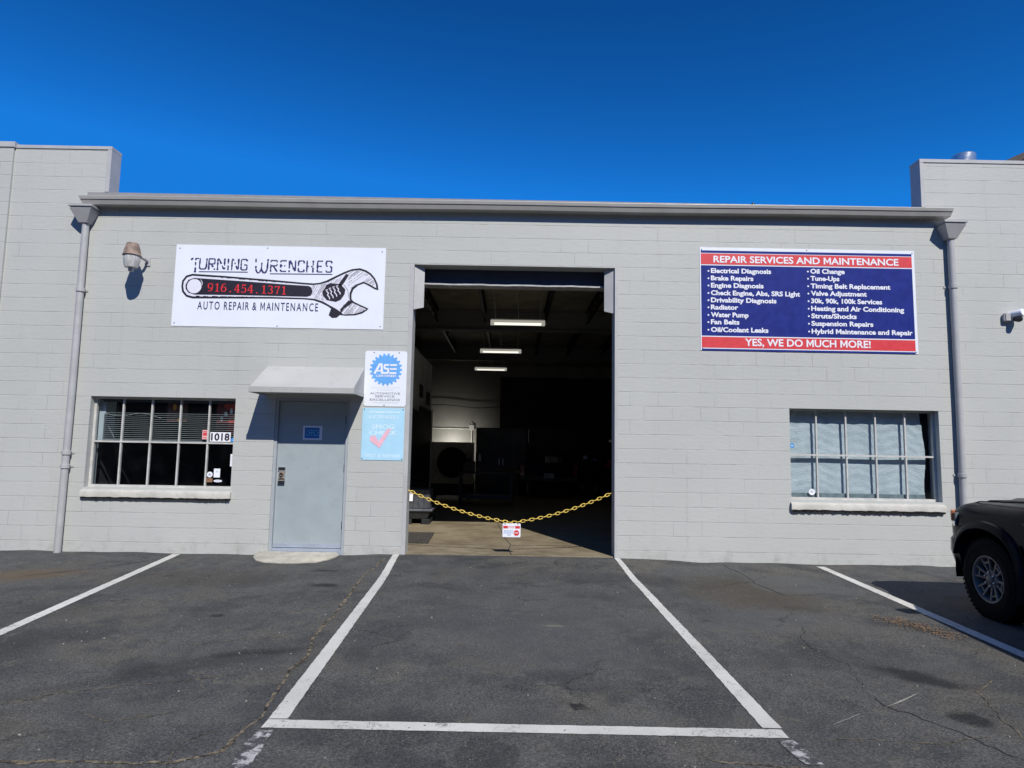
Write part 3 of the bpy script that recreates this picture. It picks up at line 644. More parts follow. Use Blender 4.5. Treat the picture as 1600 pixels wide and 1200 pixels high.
# dark blocks added behind the camera to cut sky fill; also reflected in the glass
for x0, w_, h_, d_ in ((-46, 42, 13.5, 9), (-2, 22, 15.0, 10), (22, 36, 12.5, 9)):
    o_ = thing('sky_blocker', 'unseen dark block added behind the camera to cut low sky light', 'building', (x0, -30 - d_, -.133), group='blocks added behind the camera')
    b = B(); b.box(0, w_, 0, d_, -.2, h_); b.done('wall', M('blocker_wall', (.07, .068, .065), .8, 0, .2, .4), o_)
    b = B(); b.box(-.2, w_ + .2, -.2, d_ + .2, h_ + .002, h_ + .3); b.done('roof_edge', M('blocker_trim', (.05, .05, .05), .8), o_)
    b = B()
    for i in range(int(w_ / 5)): b.box(1.2 + i * 5, 4.0 + i * 5, d_ + .001, d_ + .04, 1.0, 2.8)
    b.done('blocker_band', M('blocker_glass', (.02, .022, .025), .1), o_)
# ------------------------------------------------------------------ sign artwork (outlines, metres from the middle of each panel)
WR_OUT = [(-1.272,0.17),(-1.363,0.142),(-1.416,0.065),(-1.422,-0.019),(-1.405,-0.102),(-1.342,-0.172),(-1.248,-0.196),(-0.795,-0.188),(-0.098,-0.177),(0.368,-0.18),(0.508,-0.192),(0.626,-0.23),(0.721,-0.276),(0.769,-0.31),(0.753,-0.358),(0.738,-0.405),(0.787,-0.447),(0.856,-0.443),(0.901,-0.402),(0.982,-0.41),(1.121,-0.403),(1.225,-0.373),(1.292,-0.324),(1.312,-0.3),(1.267,-0.278),(1.185,-0.244),(1.09,-0.198),(1.06,-0.163),(1.057,-0.092),(1.082,-0.02),(1.15,0.041),(1.23,0.073),(1.313,0.032),(1.397,-0.014),(1.446,-0.025),(1.434,0.058),(1.39,0.153),(1.329,0.223),(1.257,0.27),(1.162,0.299),(1.046,0.283),(0.931,0.235),(0.794,0.165),(0.68,0.104),(0.588,0.071),(0.496,0.06),(0.355,0.067),(-0.113,0.101),(-0.816,0.147)]
WR_IN = [(-1.27,0.139),(-1.345,0.114),(-1.388,0.053),(-1.394,-0.018),(-1.378,-0.089),(-1.328,-0.145),(-1.25,-0.165),(-0.796,-0.162),(-0.099,-0.153),(0.366,-0.159),(0.518,-0.168),(0.648,-0.206),(0.743,-0.259),(0.839,-0.309),(0.91,-0.355),(0.947,-0.39),(1.109,-0.382),(1.212,-0.349),(1.28,-0.308),(1.174,-0.265),(1.079,-0.222),(1.035,-0.175),(1.031,-0.08),(1.058,-0.001),(1.137,0.062),(1.229,0.1),(1.324,0.056),(1.412,0.005),(1.406,0.058),(1.367,0.14),(1.306,0.204),(1.235,0.245),(1.152,0.268),(1.047,0.254),(0.933,0.204),(0.807,0.137),(0.693,0.075),(0.59,0.045),(0.485,0.033),(0.357,0.04),(-0.111,0.072),(-0.814,0.119)]
WR_SLOT = [(-1.24,0.108),(-1.324,0.078),(-1.361,0.006),(-1.357,-0.053),(-1.311,-0.112),(-1.224,-0.139),(-0.565,-0.136),(0.133,-0.14),(0.412,-0.142),(0.469,-0.122),(0.49,-0.067),(0.471,-0.003),(0.428,0.02),(0.124,0.034),(-0.578,0.075)]
WR_KN = [(0.695,0.044),(0.74,0.069),(0.892,0.053),(0.966,-0.022),(0.957,-0.094),(0.903,-0.178),(0.834,-0.21),(0.705,-0.188),(0.644,-0.123),(0.63,-0.064)]
WR_GU = [(0.967,0.212),(1.008,0.193),(0.938,0.068),(0.899,0.02),(0.86,0.052)]
WR_GL = [(1.019,-0.183),(1.078,-0.191),(1.079,-0.219),(0.959,-0.307),(0.916,-0.383),(0.9,-0.32)]
WR_HOLE = [(-1.232,-0.015)]
WR_PTS = [(-1.789,0.717),(-1.78,0.718)]
WR_KS = [(0.692,-0.051),(0.744,-0.173),(0.737,-0.026),(0.795,-0.156),(0.788,-0.006),(0.845,-0.131),(0.838,0.011),(0.894,-0.099)]
WR_ARC = [(-1.148,0.086),(-1.122,0.049),(-1.114,0.006)]
TW = [('T',(-1.297, 0.198, -1.188, 0.416)),('U',(-1.178, 0.236, -1.073, 0.406)),('R',(-1.047, 0.234, -0.949, 0.408)),('N',(-0.919, 0.231, -0.808, 0.408)),('I',(-0.774, 0.232, -0.747, 0.407)),('N',(-0.711, 0.233, -0.605, 0.407)),('G',(-0.576, 0.233, -0.481, 0.407)),('W',(-0.359, 0.196, -0.181, 0.411)),('R',(-0.143, 0.222, -0.04, 0.399)),('E',(0.002, 0.222, 0.095, 0.399)),('N',(0.128, 0.222, 0.226, 0.399)),('C',(0.263, 0.222, 0.353, 0.401)),('H',(0.385, 0.222, 0.484, 0.401)),('E',(0.539, 0.223, 0.624, 0.402)),('S',(0.665, 0.223, 0.755, 0.404))]
TW_UL = [(-1.181,0.203),(-0.469,0.209),(-0.146,0.191),(0.765,0.198)]
AR_BOX = [(-1.179,-0.351),(0.585,-0.349),(-1.186,-0.247)]
PH_BOX = [(-1.041,-0.088),(0.124,-0.114),(-1.049,0.036)]
SV_ROWS = [('Electrical Diagnosis', -1.417, -0.534, 0.378), ('Brake Repairs', -1.418, -0.797, 0.268), ('Engine Diagnosis', -1.419, -0.649, 0.16), ('Check Engine, Abs, SRS Light', -1.421, -0.119, 0.048), ('Drivability Diagnosis', -1.422, -0.466, -0.059), ('Radiator', -1.424, -1.025, -0.165), ('Water Pump', -1.425, -0.877, -0.277), ('Fan Belts', -1.427, -1.012, -0.383), ('Oil/Coolant Leaks', -1.428, -0.593, -0.496), ('Oil Change', 0.042, 0.545, 0.396), ('Tune-Ups', 0.041, 0.464, 0.288), ('Timing Belt Replacement', 0.04, 1.207, 0.176), ('Valve Adjustment', 0.04, 0.857, 0.066), ('30k, 90k, 100k Services', 0.039, 1.078, -0.046), ('Heating and Air Conditioning', 0.038, 1.394, -0.158), ('Struts/Shocks', 0.037, 0.698, -0.269), ('Suspension Repairs', 0.036, 0.936, -0.38), ('Hybrid Maintenance and Repair', 0.035, 1.505, -0.495)]
SV_HEAD = [(-1.377,0.54),(1.342,0.574),(-1.375,0.641)]
SV_YES = [(-0.936,-0.692),(0.887,-0.677),(-0.934,-0.586)]
SV_PANEL = [(-1.581,0.748),(1.576,-0.763)]
SV_RED1 = [(-1.554,0.674),(1.547,0.563)]
SV_Y = [(-1.553,0.717),(-1.554,0.681),(-1.554,0.672),(-1.556,0.508),(-1.556,0.493),(-1.568,-0.551),(-1.569,-0.567),(-1.57,-0.727),(-1.566,-0.741),(-1.566,-0.769)]
SV_X = [(-1.559,0.201),(1.545,0.259)]
ASE_PANEL = [(-0.296,0.782),(0.313,0.781),(0.316,-0.011),(-0.288,-0.022)]
ASE_GEAR = [(0.008,0.513),(0.237,0.517)]
ASE_TXT = [(-0.154,0.451),(0.166,0.457),(-0.138,0.595)]
CERT = [(-0.135,0.407),(0.156,0.413),(-0.136,0.437)]
AU1 = [(-0.208,0.157),(0.223,0.162),(-0.209,0.187)]
AU2 = [(-0.134,0.115),(0.146,0.117),(-0.135,0.143)]
AU3 = [(-0.205,0.066),(0.223,0.07),(-0.206,0.096)]
ASE_L = [(-0.208,0.249),(0.224,0.254),(-0.109,0.219),(0.123,0.223),(-0.167,0.036),(0.202,0.042)]
SM_PANEL = [(-0.302,-0.029),(0.296,-0.023),(0.289,-0.785),(-0.308,-0.79)]
SM_L0 = [(-0.213,-0.1),(0.236,-0.092)]
SM_LIC = [(-0.205,-0.194),(0.21,-0.19),(-0.207,-0.143)]
SM_1 = [(-0.164,-0.341),(0.158,-0.339),(-0.167,-0.273)]
SM_2 = [(-0.2,-0.425),(0.204,-0.421),(-0.202,-0.365)]
SM_CHK = [(-0.177,-0.446),(-0.113,-0.431),(-0.059,-0.516),(0.057,-0.341),(0.122,-0.333),(-0.041,-0.612),(-0.189,-0.504)]
SM_T = [(-0.266,-0.745),(0.259,-0.74),(-0.268,-0.696)]

P2 = lambda n: M(*n)
k_navy = M('print_navy', (.030, .026, .13), .5, 0, .15, 30)
k_ink = M('print_black', (.016, .012, .022), .5, 0, .1, 30)
k_red = M('print_red', (.62, .035, .045), .5, 0, .05, 8)
k_white = M('print_white', (.78, .79, .84), .5, 0, .01, 8)
k_lilac = M('print_pale_lilac', (.72, .72, .80), .5, 0, .02, 8)
k_blue = M('print_blue', (.014, .026, .195), .5, 0, .12, 5, spec=.15)
k_sky = M('print_sky_blue', (.13, .38, .78), .5, 0, .06, 5)
k_pale = M('print_pale_blue', (.40, .66, .82), .5, 0, .03, 4)
k_paler = M('print_faded_white', (.62, .80, .90), .5, 0, .02, 8)
k_pink = M('print_faded_pink', (.80, .46, .54), .5, 0, .04, 8)
k_grey = M('print_grey', (.22, .22, .26), .5, 0, .05, 8)
k_lgrey = M('print_light_grey', (.58, .62, .66), .5, 0, .05, 8)
def panel(parent, x0, x1, z0, z1, mat, r=0.0, t=.006, name='panel'):
    b = B()
    if r:
        pts = []
        for cx, cz, a in ((x1 - r, z1 - r, 0), (x0 + r, z1 - r, 90), (x0 + r, z0 + r, 180), (x1 - r, z0 + r, 270)):
            pts += [(cx + r * math.cos(R(a + k * 18)), -.001, cz + r * math.sin(R(a + k * 18))) for k in range(6)]
        b.prism(pts, (0, -t, 0))
    else: b.box(x0, x1, -.001 - t, -.001, z0, z1)
    return b.done(name, mat, parent, .001)
def screws(parent, pts, y):
    for x, z in pts: b = B(); b.lathe([(.009, 0), (.007, .004), (.001, .005)], 8, Matrix.Translation((x, y, z)) @ Matrix.Rotation(R(90), 4, 'X')); b.done('screw', m_steel, parent)
# ---- white shop sign
s = thing('shop_sign', 'wide white sign with a black wrench drawing and red phone number', 'sign', (-3.39, 0, 3.83))
panel(s, -1.533, 1.533, -.605, .605, m_white)
Y0 = -.0085
b = B(); poly(b, WR_OUT, Y0); em = b.done('wrench_emblem', k_ink, s)
b = B(); poly(b, WR_IN, Y0 - .0015); b.done('wrench_body', k_lilac, em)
b = B(); poly(b, WR_SLOT, Y0 - .003)
for p in (WR_KN, WR_GU, WR_GL): poly(b, p, Y0 - .003)
r2 = random.Random(5)
def inside(p, P):
    c = False
    for (x1, y1), (x2, y2) in zip(P, P[1:] + P[:1]):
        if (y1 > p[1]) != (y2 > p[1]) and p[0] < (x2 - x1) * (p[1] - y1) / (y2 - y1) + x1: c = not c
    return c
def hatch(b, ang, x0, x1, z0, z1, sp, y, wd, skip=.25, ok=lambda x, z: True):
    d = Vector((math.cos(R(ang)), math.sin(R(ang)))); nn = Vector((-d.y, d.x)); c = Vector(((x0 + x1) / 2, (z0 + z1) / 2))
    for i in range(-60, 60):
        run = []
        for j in range(-60, 60):
            p = c + nn * i * sp + d * j * .012
            good = x0 < p.x < x1 and z0 < p.y < z1 and inside(p, WR_IN) and not any(inside(p, q) for q in (WR_KN, WR_GU, WR_GL, WR_SLOT)) and ok(p.x, p.y) and r2.random() > .06
            if good: run.append(p)
            if (not good or j == 59) and run:
                if len(run) > 2 and r2.random() > skip: ribbon(b, [run[0], run[-1]], wd * r2.uniform(.5, 1.1), y)
                run = []
hatch(b, 62, .48, .70, -.2, .08, .014, Y0 - .003, .0056, .2); hatch(b, 48, .70, .90, .03, .22, .016, Y0 - .003, .004, .3)
hatch(b, 38, 1.0, 1.42, -.02, .28, .017, Y0 - .003, .0058, .22); hatch(b, 52, .94, 1.28, -.4, -.2, .017, Y0 - .003, .0058, .22)
for i in range(60):       # broken inked edge along the handle
    x = r2.uniform(-1.2, .1); z = (.119 - (x + .814) * .067 if r2.random() < .5 else -.160); ribbon(b, [(x, z), (x + r2.uniform(.01, .05), z)], r2.uniform(.004, .012), Y0 - .003)
ribbon(b, [(1.035, -.175), (1.031, -.08), (1.058, -.001), (1.137, .062)], .006, Y0 - .003); ribbon(b, [(.935, .05), (1.0, -.03), (1.02, -.15)], .005, Y0 - .003)
b.done('wrench_shading', k_ink, em)
b = B(); disc(b, *WR_HOLE[0], .106, Y0 - .0045); b.done('wrench_hole', k_lilac, em); b = B()
for i in range(0, 8, 2):
    (ax, az), (cx, cz) = WR_KS[i], WR_KS[i + 1]; ribbon(b, [(ax, az), (ax + .03, az - .03), ((ax + cx) / 2 - .008, (az + cz) / 2), (cx - .006, cz + .03), (cx, cz)], .014, Y0 - .0045)
    ribbon(b, [(ax - .012, az + .012), (ax + .02, az + .02)], .012, Y0 - .0045)
ribbon(b, WR_ARC, [.004, .011, .006], Y0 - .0045)
b.done('wrench_highlight', k_lilac, em)
# lettering: thin distressed capitals
GL = {'T': [[(0, .93), (1, .93)], [(.02, .93), (.0, .80)], [(.55, .93), (.55, .06)], [(.38, .02), (.72, .02)]],
      'U': [[(.05, 1), (.0, .2), (.12, .05), (.75, .05), (.95, .2), (1, 1)]], 'R': [[(.05, 0), (.05, .95), (.92, .95), (.92, .52), (.12, .50)], [(.42, .48), (.98, 0)]],
      'N': [[(.05, 0), (.05, .95), (.2, .95), (.85, .1), (.95, .1), (.95, 1)]], 'I': [[(.5, 0), (.5, 1)]],
      'G': [[(.95, .80), (.9, .95), (.15, .95), (.05, .85), (.05, .15), (.15, .05), (.85, .05), (.95, .15), (.95, .48), (.5, .48)]],
      'W': [[(0, 1), (.03, .25), (.16, .03), (.30, .03), (.48, .25), (.50, .75)], [(.50, .25), (.66, .03), (.80, .03), (.95, .25), (1, 1)]],
      'E': [[(.95, .95), (.05, .95), (.05, .05), (.95, .05)], [(.1, .52), (.8, .52)]], 'C': [[(.95, .75), (.9, .95), (.1, .95), (.03, .8), (.03, .2), (.1, .05), (.9, .05), (.95, .25)]],
      'H': [[(.05, 0), (.05, 1)], [(.95, 0), (.95, 1)], [(.08, .5), (.92, .5)]], 'S': [[(.95, .78), (.9, .95), (.1, .95), (.04, .8), (.06, .55), (.9, .50), (.96, .35), (.9, .05), (.1, .05), (.04, .2)]]}
b = B()
for ch, (x0, z0, x1, z1) in TW:
    for st in GL[ch]:
        pts = [Vector((x0 + p[0] * (x1 - x0), z0 + p[1] * (z1 - z0))) for p in st]
        for a, c in zip(pts, pts[1:]):
            ln = (c - a).length; k = max(1, round(ln / .026)); d = (c - a).normalized()
            for i in range(k):
                if k > 2 and 0 < i < k - 1 and r2.random() < .12: continue
                p = a.lerp(c, i / k); q = a.lerp(c, (i + .93) / k)
                ribbon(b, [p, q], r2.choice((.022, .025, .028, .017)) if abs(d.y) > .5 else r2.choice((.018, .021)), Y0)
ribbon(b, TW_UL[:2], .014, Y0); ribbon(b, TW_UL[2:], .014, Y0)
b.done('lettering', k_navy, s)
b = B(); spaced_text(b, 'AUTO REPAIR & MAINTENANCE', AR_BOX[0][0], AR_BOX[1][0], AR_BOX[0][1] - .004, .119, Y0, .012); b.done('lettering', k_navy, s)
DG = {'9': [([(.86, .66), (.80, .88), (.5, .97), (.2, .88), (.14, .66), (.2, .44), (.5, .35), (.78, .44), (.86, .66), (.84, .4), (.7, .14), (.45, .03), (.2, .08)], [.2, .14, .09, .14, .2, .14, .09, .12, .2, .2, .13, .09, .14])],
      '1': [([(.55, .98), (.55, .03)], .2), ([(.55, .93), (.25, .82)], .1), ([(.22, .03), (.88, .03)], .08)],
      '6': [([(.8, .92), (.55, .97), (.3, .86), (.16, .6), (.14, .34), (.2, .12), (.5, .03), (.8, .12), (.86, .34), (.8, .54), (.5, .62), (.22, .52)], [.14, .09, .13, .2, .2, .14, .09, .14, .2, .14, .09, .1])],
      '4': [([(.68, .98), (.68, .03)], .2), ([(.62, .96), (.1, .3), (.95, .3)], .09), ([(.45, .03), (.92, .03)], .08)],
      '5': [([(.85, .93), (.28, .93)], .15), ([(.28, .97), (.22, .55), (.5, .62), (.78, .53), (.86, .32), (.76, .11), (.48, .03), (.2, .08), (.14, .16)], [.08, .08, .09, .14, .2, .14, .09, .12, .18])],
      '3': [([(.18, .84), (.3, .95), (.5, .97), (.74, .88), (.78, .74), (.68, .58), (.45, .53)], [.17, .1, .09, .15, .2, .13, .08]), ([(.45, .53), (.74, .46), (.84, .28), (.76, .11), (.48, .03), (.24, .07), (.15, .17)], [.08, .13, .2, .15, .09, .1, .18])],
      '7': [([(.14, .9), (.88, .9), (.62, .45), (.5, .03)], [.15, .14, .12, .2]), ([(.15, .94), (.13, .74)], .08)], '.': [([(.38, .07), (.62, .07)], .15)]}
b = B(); sx0, sz0 = PH_BOX[0]; sx1, sz1 = PH_BOX[1]; H_ = PH_BOX[2][1] - sz0; pit = (sx1 - sx0) / 12
for i, ch in enumerate('916.454.1371'):
    for pts, wd in DG[ch]:
        ox = sx0 + i * pit; oz = sz0 + (sz1 - sz0) * i / 11
        ribbon(b, [(ox + p[0] * pit * .90, oz + p[1] * H_) for p in pts], [q * pit * .9 for q in wd] if isinstance(wd, list) else wd * pit * .9 if abs(pts[0][0] - pts[-1][0]) < .1 else wd * H_ * .9, Y0 - .0045)
b.done('phone_number', M('print_bright_red', (.75, .03, .035), .5, 0, .05, 8), s)
screws(s, [(-1.48, .55), (-.2, .575), (1.48, .55), (-1.49, -.56), (1.49, -.56), (0, -.58)], -.0075)
# ---- blue services sign
s = thing('services_sign', 'blue and red sign listing repair services in white lettering', 'sign', (4.325, 0, 3.775))
panel(s, -1.578, 1.578, -.768, .764, m_white)
zc = [p[1] for p in SV_Y]; xa, xb = SV_X[0][0] - .003, -SV_X[0][0] - .02
b = B(); rect(b, xa, xb, zc[5], zc[4], Y0); rect(b, xa, xb, zc[1], zc[0], Y0); rect(b, xa, xb, zc[9], zc[8], Y0); b.done('blue_field', k_blue, s)
b = B(); rect(b, xa, xb, zc[3], zc[2], Y0); rect(b, xa, xb, zc[7], zc[6], Y0); b.done('red_band', k_red, s)
b = B(); text(b, 'REPAIR SERVICES AND MAINTENANCE', SV_HEAD[0][0], SV_HEAD[1][0], SV_HEAD[0][1] - .003, SV_HEAD[2][1] - SV_HEAD[0][1], Y0 - .002, .022); b.done('heading', k_white, s); b = B()
text(b, 'YES, WE DO MUCH MORE!', SV_YES[0][0], SV_YES[1][0], SV_YES[0][1], SV_YES[2][1] - SV_YES[0][1], Y0 - .002, .022); b.done('heading', k_white, s)
for t_, x0, x1, z in SV_ROWS:
    b = B(); text(b, t_, x0, x1, z, .072, Y0 - .002, .034); disc(b, x0 - .036, z + .030, .013, Y0 - .002, 10); b.done('lettering', k_white, s)
screws(s, [(-1.55, .73), (0, .745), (1.55, .73), (-1.55, -.74), (0, -.75), (1.55, -.74)], -.0075)
# ---- certification sign
s = thing('certification_sign', 'white sign with a blue gear emblem beside the door awning', 'sign', (-1.8, 0, 2.13))
panel(s, -.297, .308, -.018, .782, m_white, .035)
gx, gz_ = ASE_GEAR[0]; gr = .205; T = 22; pts = []
for i in range(T):
    a = 2 * math.pi * i / T
    for da, rr in ((-.30, 1.0), (-.20, 1.14), (.20, 1.14), (.30, 1.0)): pts.append((gx + gr * rr * math.cos(a + da * 2 * math.pi / T), gz_ + gr * rr * math.sin(a + da * 2 * math.pi / T)))
b = B(); poly(b, pts, Y0); ge = b.done('gear_emblem', k_sky, s)
b = B(); ax, az = ASE_TXT[0]; aw_, ah = ASE_TXT[1][0] - ax, ASE_TXT[2][1] - az
def S_(pts, wd): ribbon(b, [(ax + p[0] * aw_ , az + p[1] * ah) for p in pts], wd * ah, Y0 - .002)
S_([(.0, .0), (.22, .95), (.30, .95), (.34, 0)], .22); S_([(.12, .30), (.33, .30)], .16)
S_([(.64, .90), (.46, .90), (.43, .72), (.46, .54), (.60, .50), (.62, .28), (.58, .09), (.38, .09)], .19)
S_([(.68, .90), (1.0, .90)], .19); S_([(.68, .50), (.99, .50)], .17); S_([(.66, .09), (.98, .09)], .19)
text(b, 'CERTIFIED', CERT[0][0], CERT[1][0], CERT[0][1], CERT[2][1] - CERT[0][1], Y0 - .002, .03, .15); b.done('emblem_lettering', k_white, ge)
b = B()
for (p, q, c), t_ in zip((AU1, AU2, AU3), ('AUTOMOTIVE', 'SERVICE', 'EXCELLENCE')): text(b, t_, p[0], q[0], p[1] - .002, .029, Y0, .006)
b.done('lettering', k_grey, s)
b = B(); ribbon(b, ASE_L[:2], .004, Y0)
for (x0, z0), (x1, z1), hh in ((*ASE_L[2:4], .010), (*ASE_L[4:6], .012)):
    x = x0
    while x < x1: w_ = r2.uniform(.006, .02); rect(b, x, min(x1, x + w_), z0 - hh / 2, z0 + hh / 2, Y0); x += w_ + .006
b.done('fine_print', k_lgrey, s)
screws(s, [(-.17, .76), (.19, .76), (0, 0)], -.0075)
# ---- smog sign
s = thing('smog_sign', 'pale blue sign with a pink check mark, below the gear sign', 'sign', (-1.8, 0, 2.13))
panel(s, -.304, .298, -.782, -.042, k_pale)
b = B(); x = SM_L0[0][0]
while x < SM_L0[1][0]: w_ = r2.uniform(.012, .035); rect(b, x, min(x + w_, SM_L0[1][0]), SM_L0[0][1] - .012, SM_L0[0][1] + .012, Y0); x += w_ + .008
text(b, 'LICENSED', SM_LIC[0][0], SM_LIC[1][0], SM_LIC[0][1], SM_LIC[2][1] - SM_LIC[0][1], Y0, .02); text(b, 'SMOG', SM_1[0][0], SM_1[1][0], SM_1[0][1], SM_1[2][1] - SM_1[0][1], Y0, .028)
text(b, 'CHECK', SM_2[0][0], SM_2[1][0], SM_2[0][1], SM_2[2][1] - SM_2[0][1], Y0, .028); text(b, 'TEST & REPAIR', SM_T[0][0], SM_T[1][0], SM_T[0][1], SM_T[2][1] - SM_T[0][1], Y0, .02); b.done('lettering', k_paler, s)
b = B(); poly(b, SM_CHK, Y0 - .002); b.done('check_mark', k_pink, s)
screws(s, [(-.28, -.06), (.275, -.06), (-.285, -.76), (.28, -.76)], -.0075)
# ---- office sign on the door
s = thing('office_sign', 'small blue office sign with a white border on the grey door', 'sign', (-2.82, .045, 1.715))
panel(s, -.135, .14, -.098, .105, k_white, 0, .005)
b = B(); rect(b, -.108, .102, -.072, .078, -.0075); b.done('blue_field', M('print_mid_blue', (.02, .16, .46), .4, 0, .1, 6), s)
b = B(); text(b, 'OFFICE', -.088, .092, -.04, .088, -.009, -.006); b.done('lettering', M('print_cyan', (.22, .62, .85), .4, 0, .05, 6), s)

# ------------------------------------------------------------------ wall lamp and camera
l_ = thing('wall_lamp', 'old yard lamp with a rusty brown cap on the wall left of the white sign', 'lamp', (-5.385, -.30, 4.15))
b = B(); b.lathe([(.055, .20), (.075, .195), (.102, .10), (.116, .03), (.124, .018), (.112, .010), (.10, .02), (.001, .02)], 24); b.done('lamp_cap', M('rusted_cap', (.24, .175, .14), .75, .2, .35, 14, .002, 40, dirt=((.34, .30, .27), 18, .5)), l_, smooth=True)
b = B(); b.lathe([(.104, .018), (.110, -.03), (.098, -.10), (.085, -.155), (.04, -.162), (.001, -.163)], 24)
n = N('prismatic_lens'); v = n.obj(); sp = n.add('ShaderNodeSeparateXYZ'); n.put(sp.inputs[0], v)
n.bsdf(n.mix(n.ramp(n.noise(n.vmath('MULTIPLY', v, (9, 9, 1)), 4, 3), .35, .65), (.36, .36, .34, 1), (.55, .55, .53, 1)), .22, 0, n.bump(n.noise(n.vmath('MULTIPLY', v, (40, 40, 6)), 3, 2), .6, .006), .6)
b.done('lamp_lens', n.m, l_, smooth=True)
b = B(); b.lathe([(.036, -.158), (.036, -.20), (.028, -.21), (.001, -.212)], 16); b.done('lens_cap', m_pipe, l_, smooth=True)
b = B(); b.tube([(.02, .05, .06), (.06, .17, .03), (.06, .27, .02)], .022, 10); b.box(.02, .10, .285, .298, -.05, .08); b.done('mount_arm', m_pipe, l_, .003)
c_ = thing('security_camera', 'small white security camera mounted on the right grey wall', 'camera', (7.24, -.07, 3.57))
b = B(); b.box(-.095, .0, .0, .068, -.07, .055); b.done('mount', m_pipe, c_, .014, seg=2)
b = B(); mt = Matrix.Translation((.06, -.02, .035)) @ Matrix.Rotation(R(82), 4, 'X') @ Matrix.Rotation(R(20), 4, 'Y')
b.lathe([(.001, -.10), (.05, -.095), (.058, -.06), (.058, .075), (.052, .09), (.001, .09)], 18, mt); b.done('camera_body', m_white, c_, smooth=True)
b = B(); b.lathe([(.046, -.03), (.046, .03), (.035, .055), (.001, .062)], 16, Matrix.Translation((.055, -.035, -.035)) @ Matrix.Rotation(R(110), 4, 'X')); b.done('lens', m_black, c_, smooth=True)

# ------------------------------------------------------------------ things in the left window
WB = thing('window_blind', 'raised thin white slat blind hanging inside the left window', 'blind', (-4.95, .175, 0))
b = B()
for i in range(14):
    z = 1.592 + i * .0285; b.box(-.95, 1.0, -.012, .012, -.0018, .0018, Matrix.Translation((0, 0, z)) @ Matrix.Rotation(R(3), 4, 'X'))
b.box(-.95, 1.0, -.013, .013, 1.566, 1.576); b.done('slat', M('blind_slat', (.40, .41, .40), .5), WB)
b = B(); b.box(-.96, 1.01, -.02, .02, 2.12, 2.16)
for x in (-.75, 0, .78): b.tube([(x, 0, 1.57), (x, 0, 2.13)], .0012, 4)
b.done('head_rail', M('blind_rail', (.08, .08, .085), .5), WB)
b = B(); b.tube([(-5.86 + .62 * t / 10, .15, 1.955 - .03 * math.sin(t * .55) - .003 * t) for t in range(14)], .004, 5); tag(b.done('hanging_cable', M('pale_cord', (.3, .3, .28), .7)), 'pale slack cord strung across the upper panes of the left window', 'cord')
b = B(); b.box(-5.985, -5.895, .20, .24, 1.555, 2.15); b.box(-5.985, -5.955, .241, .55, 1.555, 2.15); tag(b.done('wall_panel', M('pale_panel', (.50, .53, .55), .6, 0, .06, 4), None, .002), 'pale sunlit board at the left edge inside the left window', 'board')
def poster(label, x0, x1, z0, z1, y, col, blobs):
    p = thing('poster', label, 'poster', ((x0 + x1) / 2, y, (z0 + z1) / 2)); hx, hz = (x1 - x0) / 2, (z1 - z0) / 2
    b = B(); b.box(-hx, hx, 0, .006, -hz, hz); b.done('sheet', M(col[0], col[1], .6, 0, .4, 7), p)
    for i, (bn, bc, shapes) in enumerate(blobs):
        b = B()
        for sh in shapes: poly(b, [(q[0] * hx, q[1] * hz) for q in sh], -.002 - .0015 * i)
        b.done('printed_shape', M(bn, bc, .6, 0, .2, 9), p)
bl = lambda cx, cz, rx, rz, k=14, j=.2: [(cx + rx * math.cos(i * 2 * math.pi / k) * (1 + r2.uniform(-j, j)), cz + rz * math.sin(i * 2 * math.pi / k) * (1 + r2.uniform(-j, j))) for i in range(k)]
poster('dark red and white poster behind the top right pane of the left window', -4.32, -3.98, 1.6, 2.16, .30, ('poster_maroon', (.12, .025, .025)),
       [('poster_red', (.55, .07, .06), [bl(.45, -.25, .5, .5), bl(.1, .75, .5, .2)]), ('poster_white', (.70, .70, .70), [bl(-.2, .35, .16, .14), bl(.25, .5, .12, .16), bl(-.55, .1, .1, .14)])])
poster('dim dark red poster with a small orange diamond, behind the middle pane', -5.05, -4.75, 1.85, 2.16, .30, ('poster_brown', (.08, .025, .02)),
       [('poster_orange', (.55, .25, .04), [[(.25, -.55), (.5, -.8), (.25, -1.0), (0, -.8)], bl(-.3, .4, .18, .3)])])
def sticker(label, x0, x1, z0, z1, mat, art=None, rnd_=0, y=.1135, cat='sticker', name='sticker'):
    p = thing(name, label, cat, ((x0 + x1) / 2, y, (z0 + z1) / 2)); hx, hz = (x1 - x0) / 2, (z1 - z0) / 2
    b = B(); pts = [(math.cos(i * math.pi / 10) * hx, math.sin(i * math.pi / 10) * hz) for i in range(20)] if rnd_ else [(-hx, -hz), (hx, -hz), (hx, hz), (-hx, hz)]
    b.prism([(q[0], 0, q[1]) for q in pts], (0, -.002, 0)); b.done('sheet', mat, p)
    if art:
        for nm, mt_, fn in art: b = B(); fn(b, hx, hz); b.done(nm, mt_, p)
    return p
ink = k_ink
sticker('white address plate with black house number 1018 in the left window', -4.31, -4.015, 1.57, 1.705, k_white, [('lettering', ink, lambda b, hx, hz: text(b, '1018', -hx * .9, hx * .9, -hz * .78, hz * 1.56, -.0035, .03))], name='address_plate', cat='plate')
sticker('pale red notice sticker left of the house number', -4.425, -4.345, 1.60, 1.735, M('sticker_pink', (.72, .40, .38), .5), [('printed_shape', k_red, lambda b, hx, hz: (rect(b, -hx * .7, hx * .7, -hz * .2, hz * .35, -.0035), rect(b, -hx * .7, hx * .7, hz * .5, hz * .7, -.0035), rect(b, -hx * .6, hx * .6, -hz * .75, -hz * .6, -.0035)))])
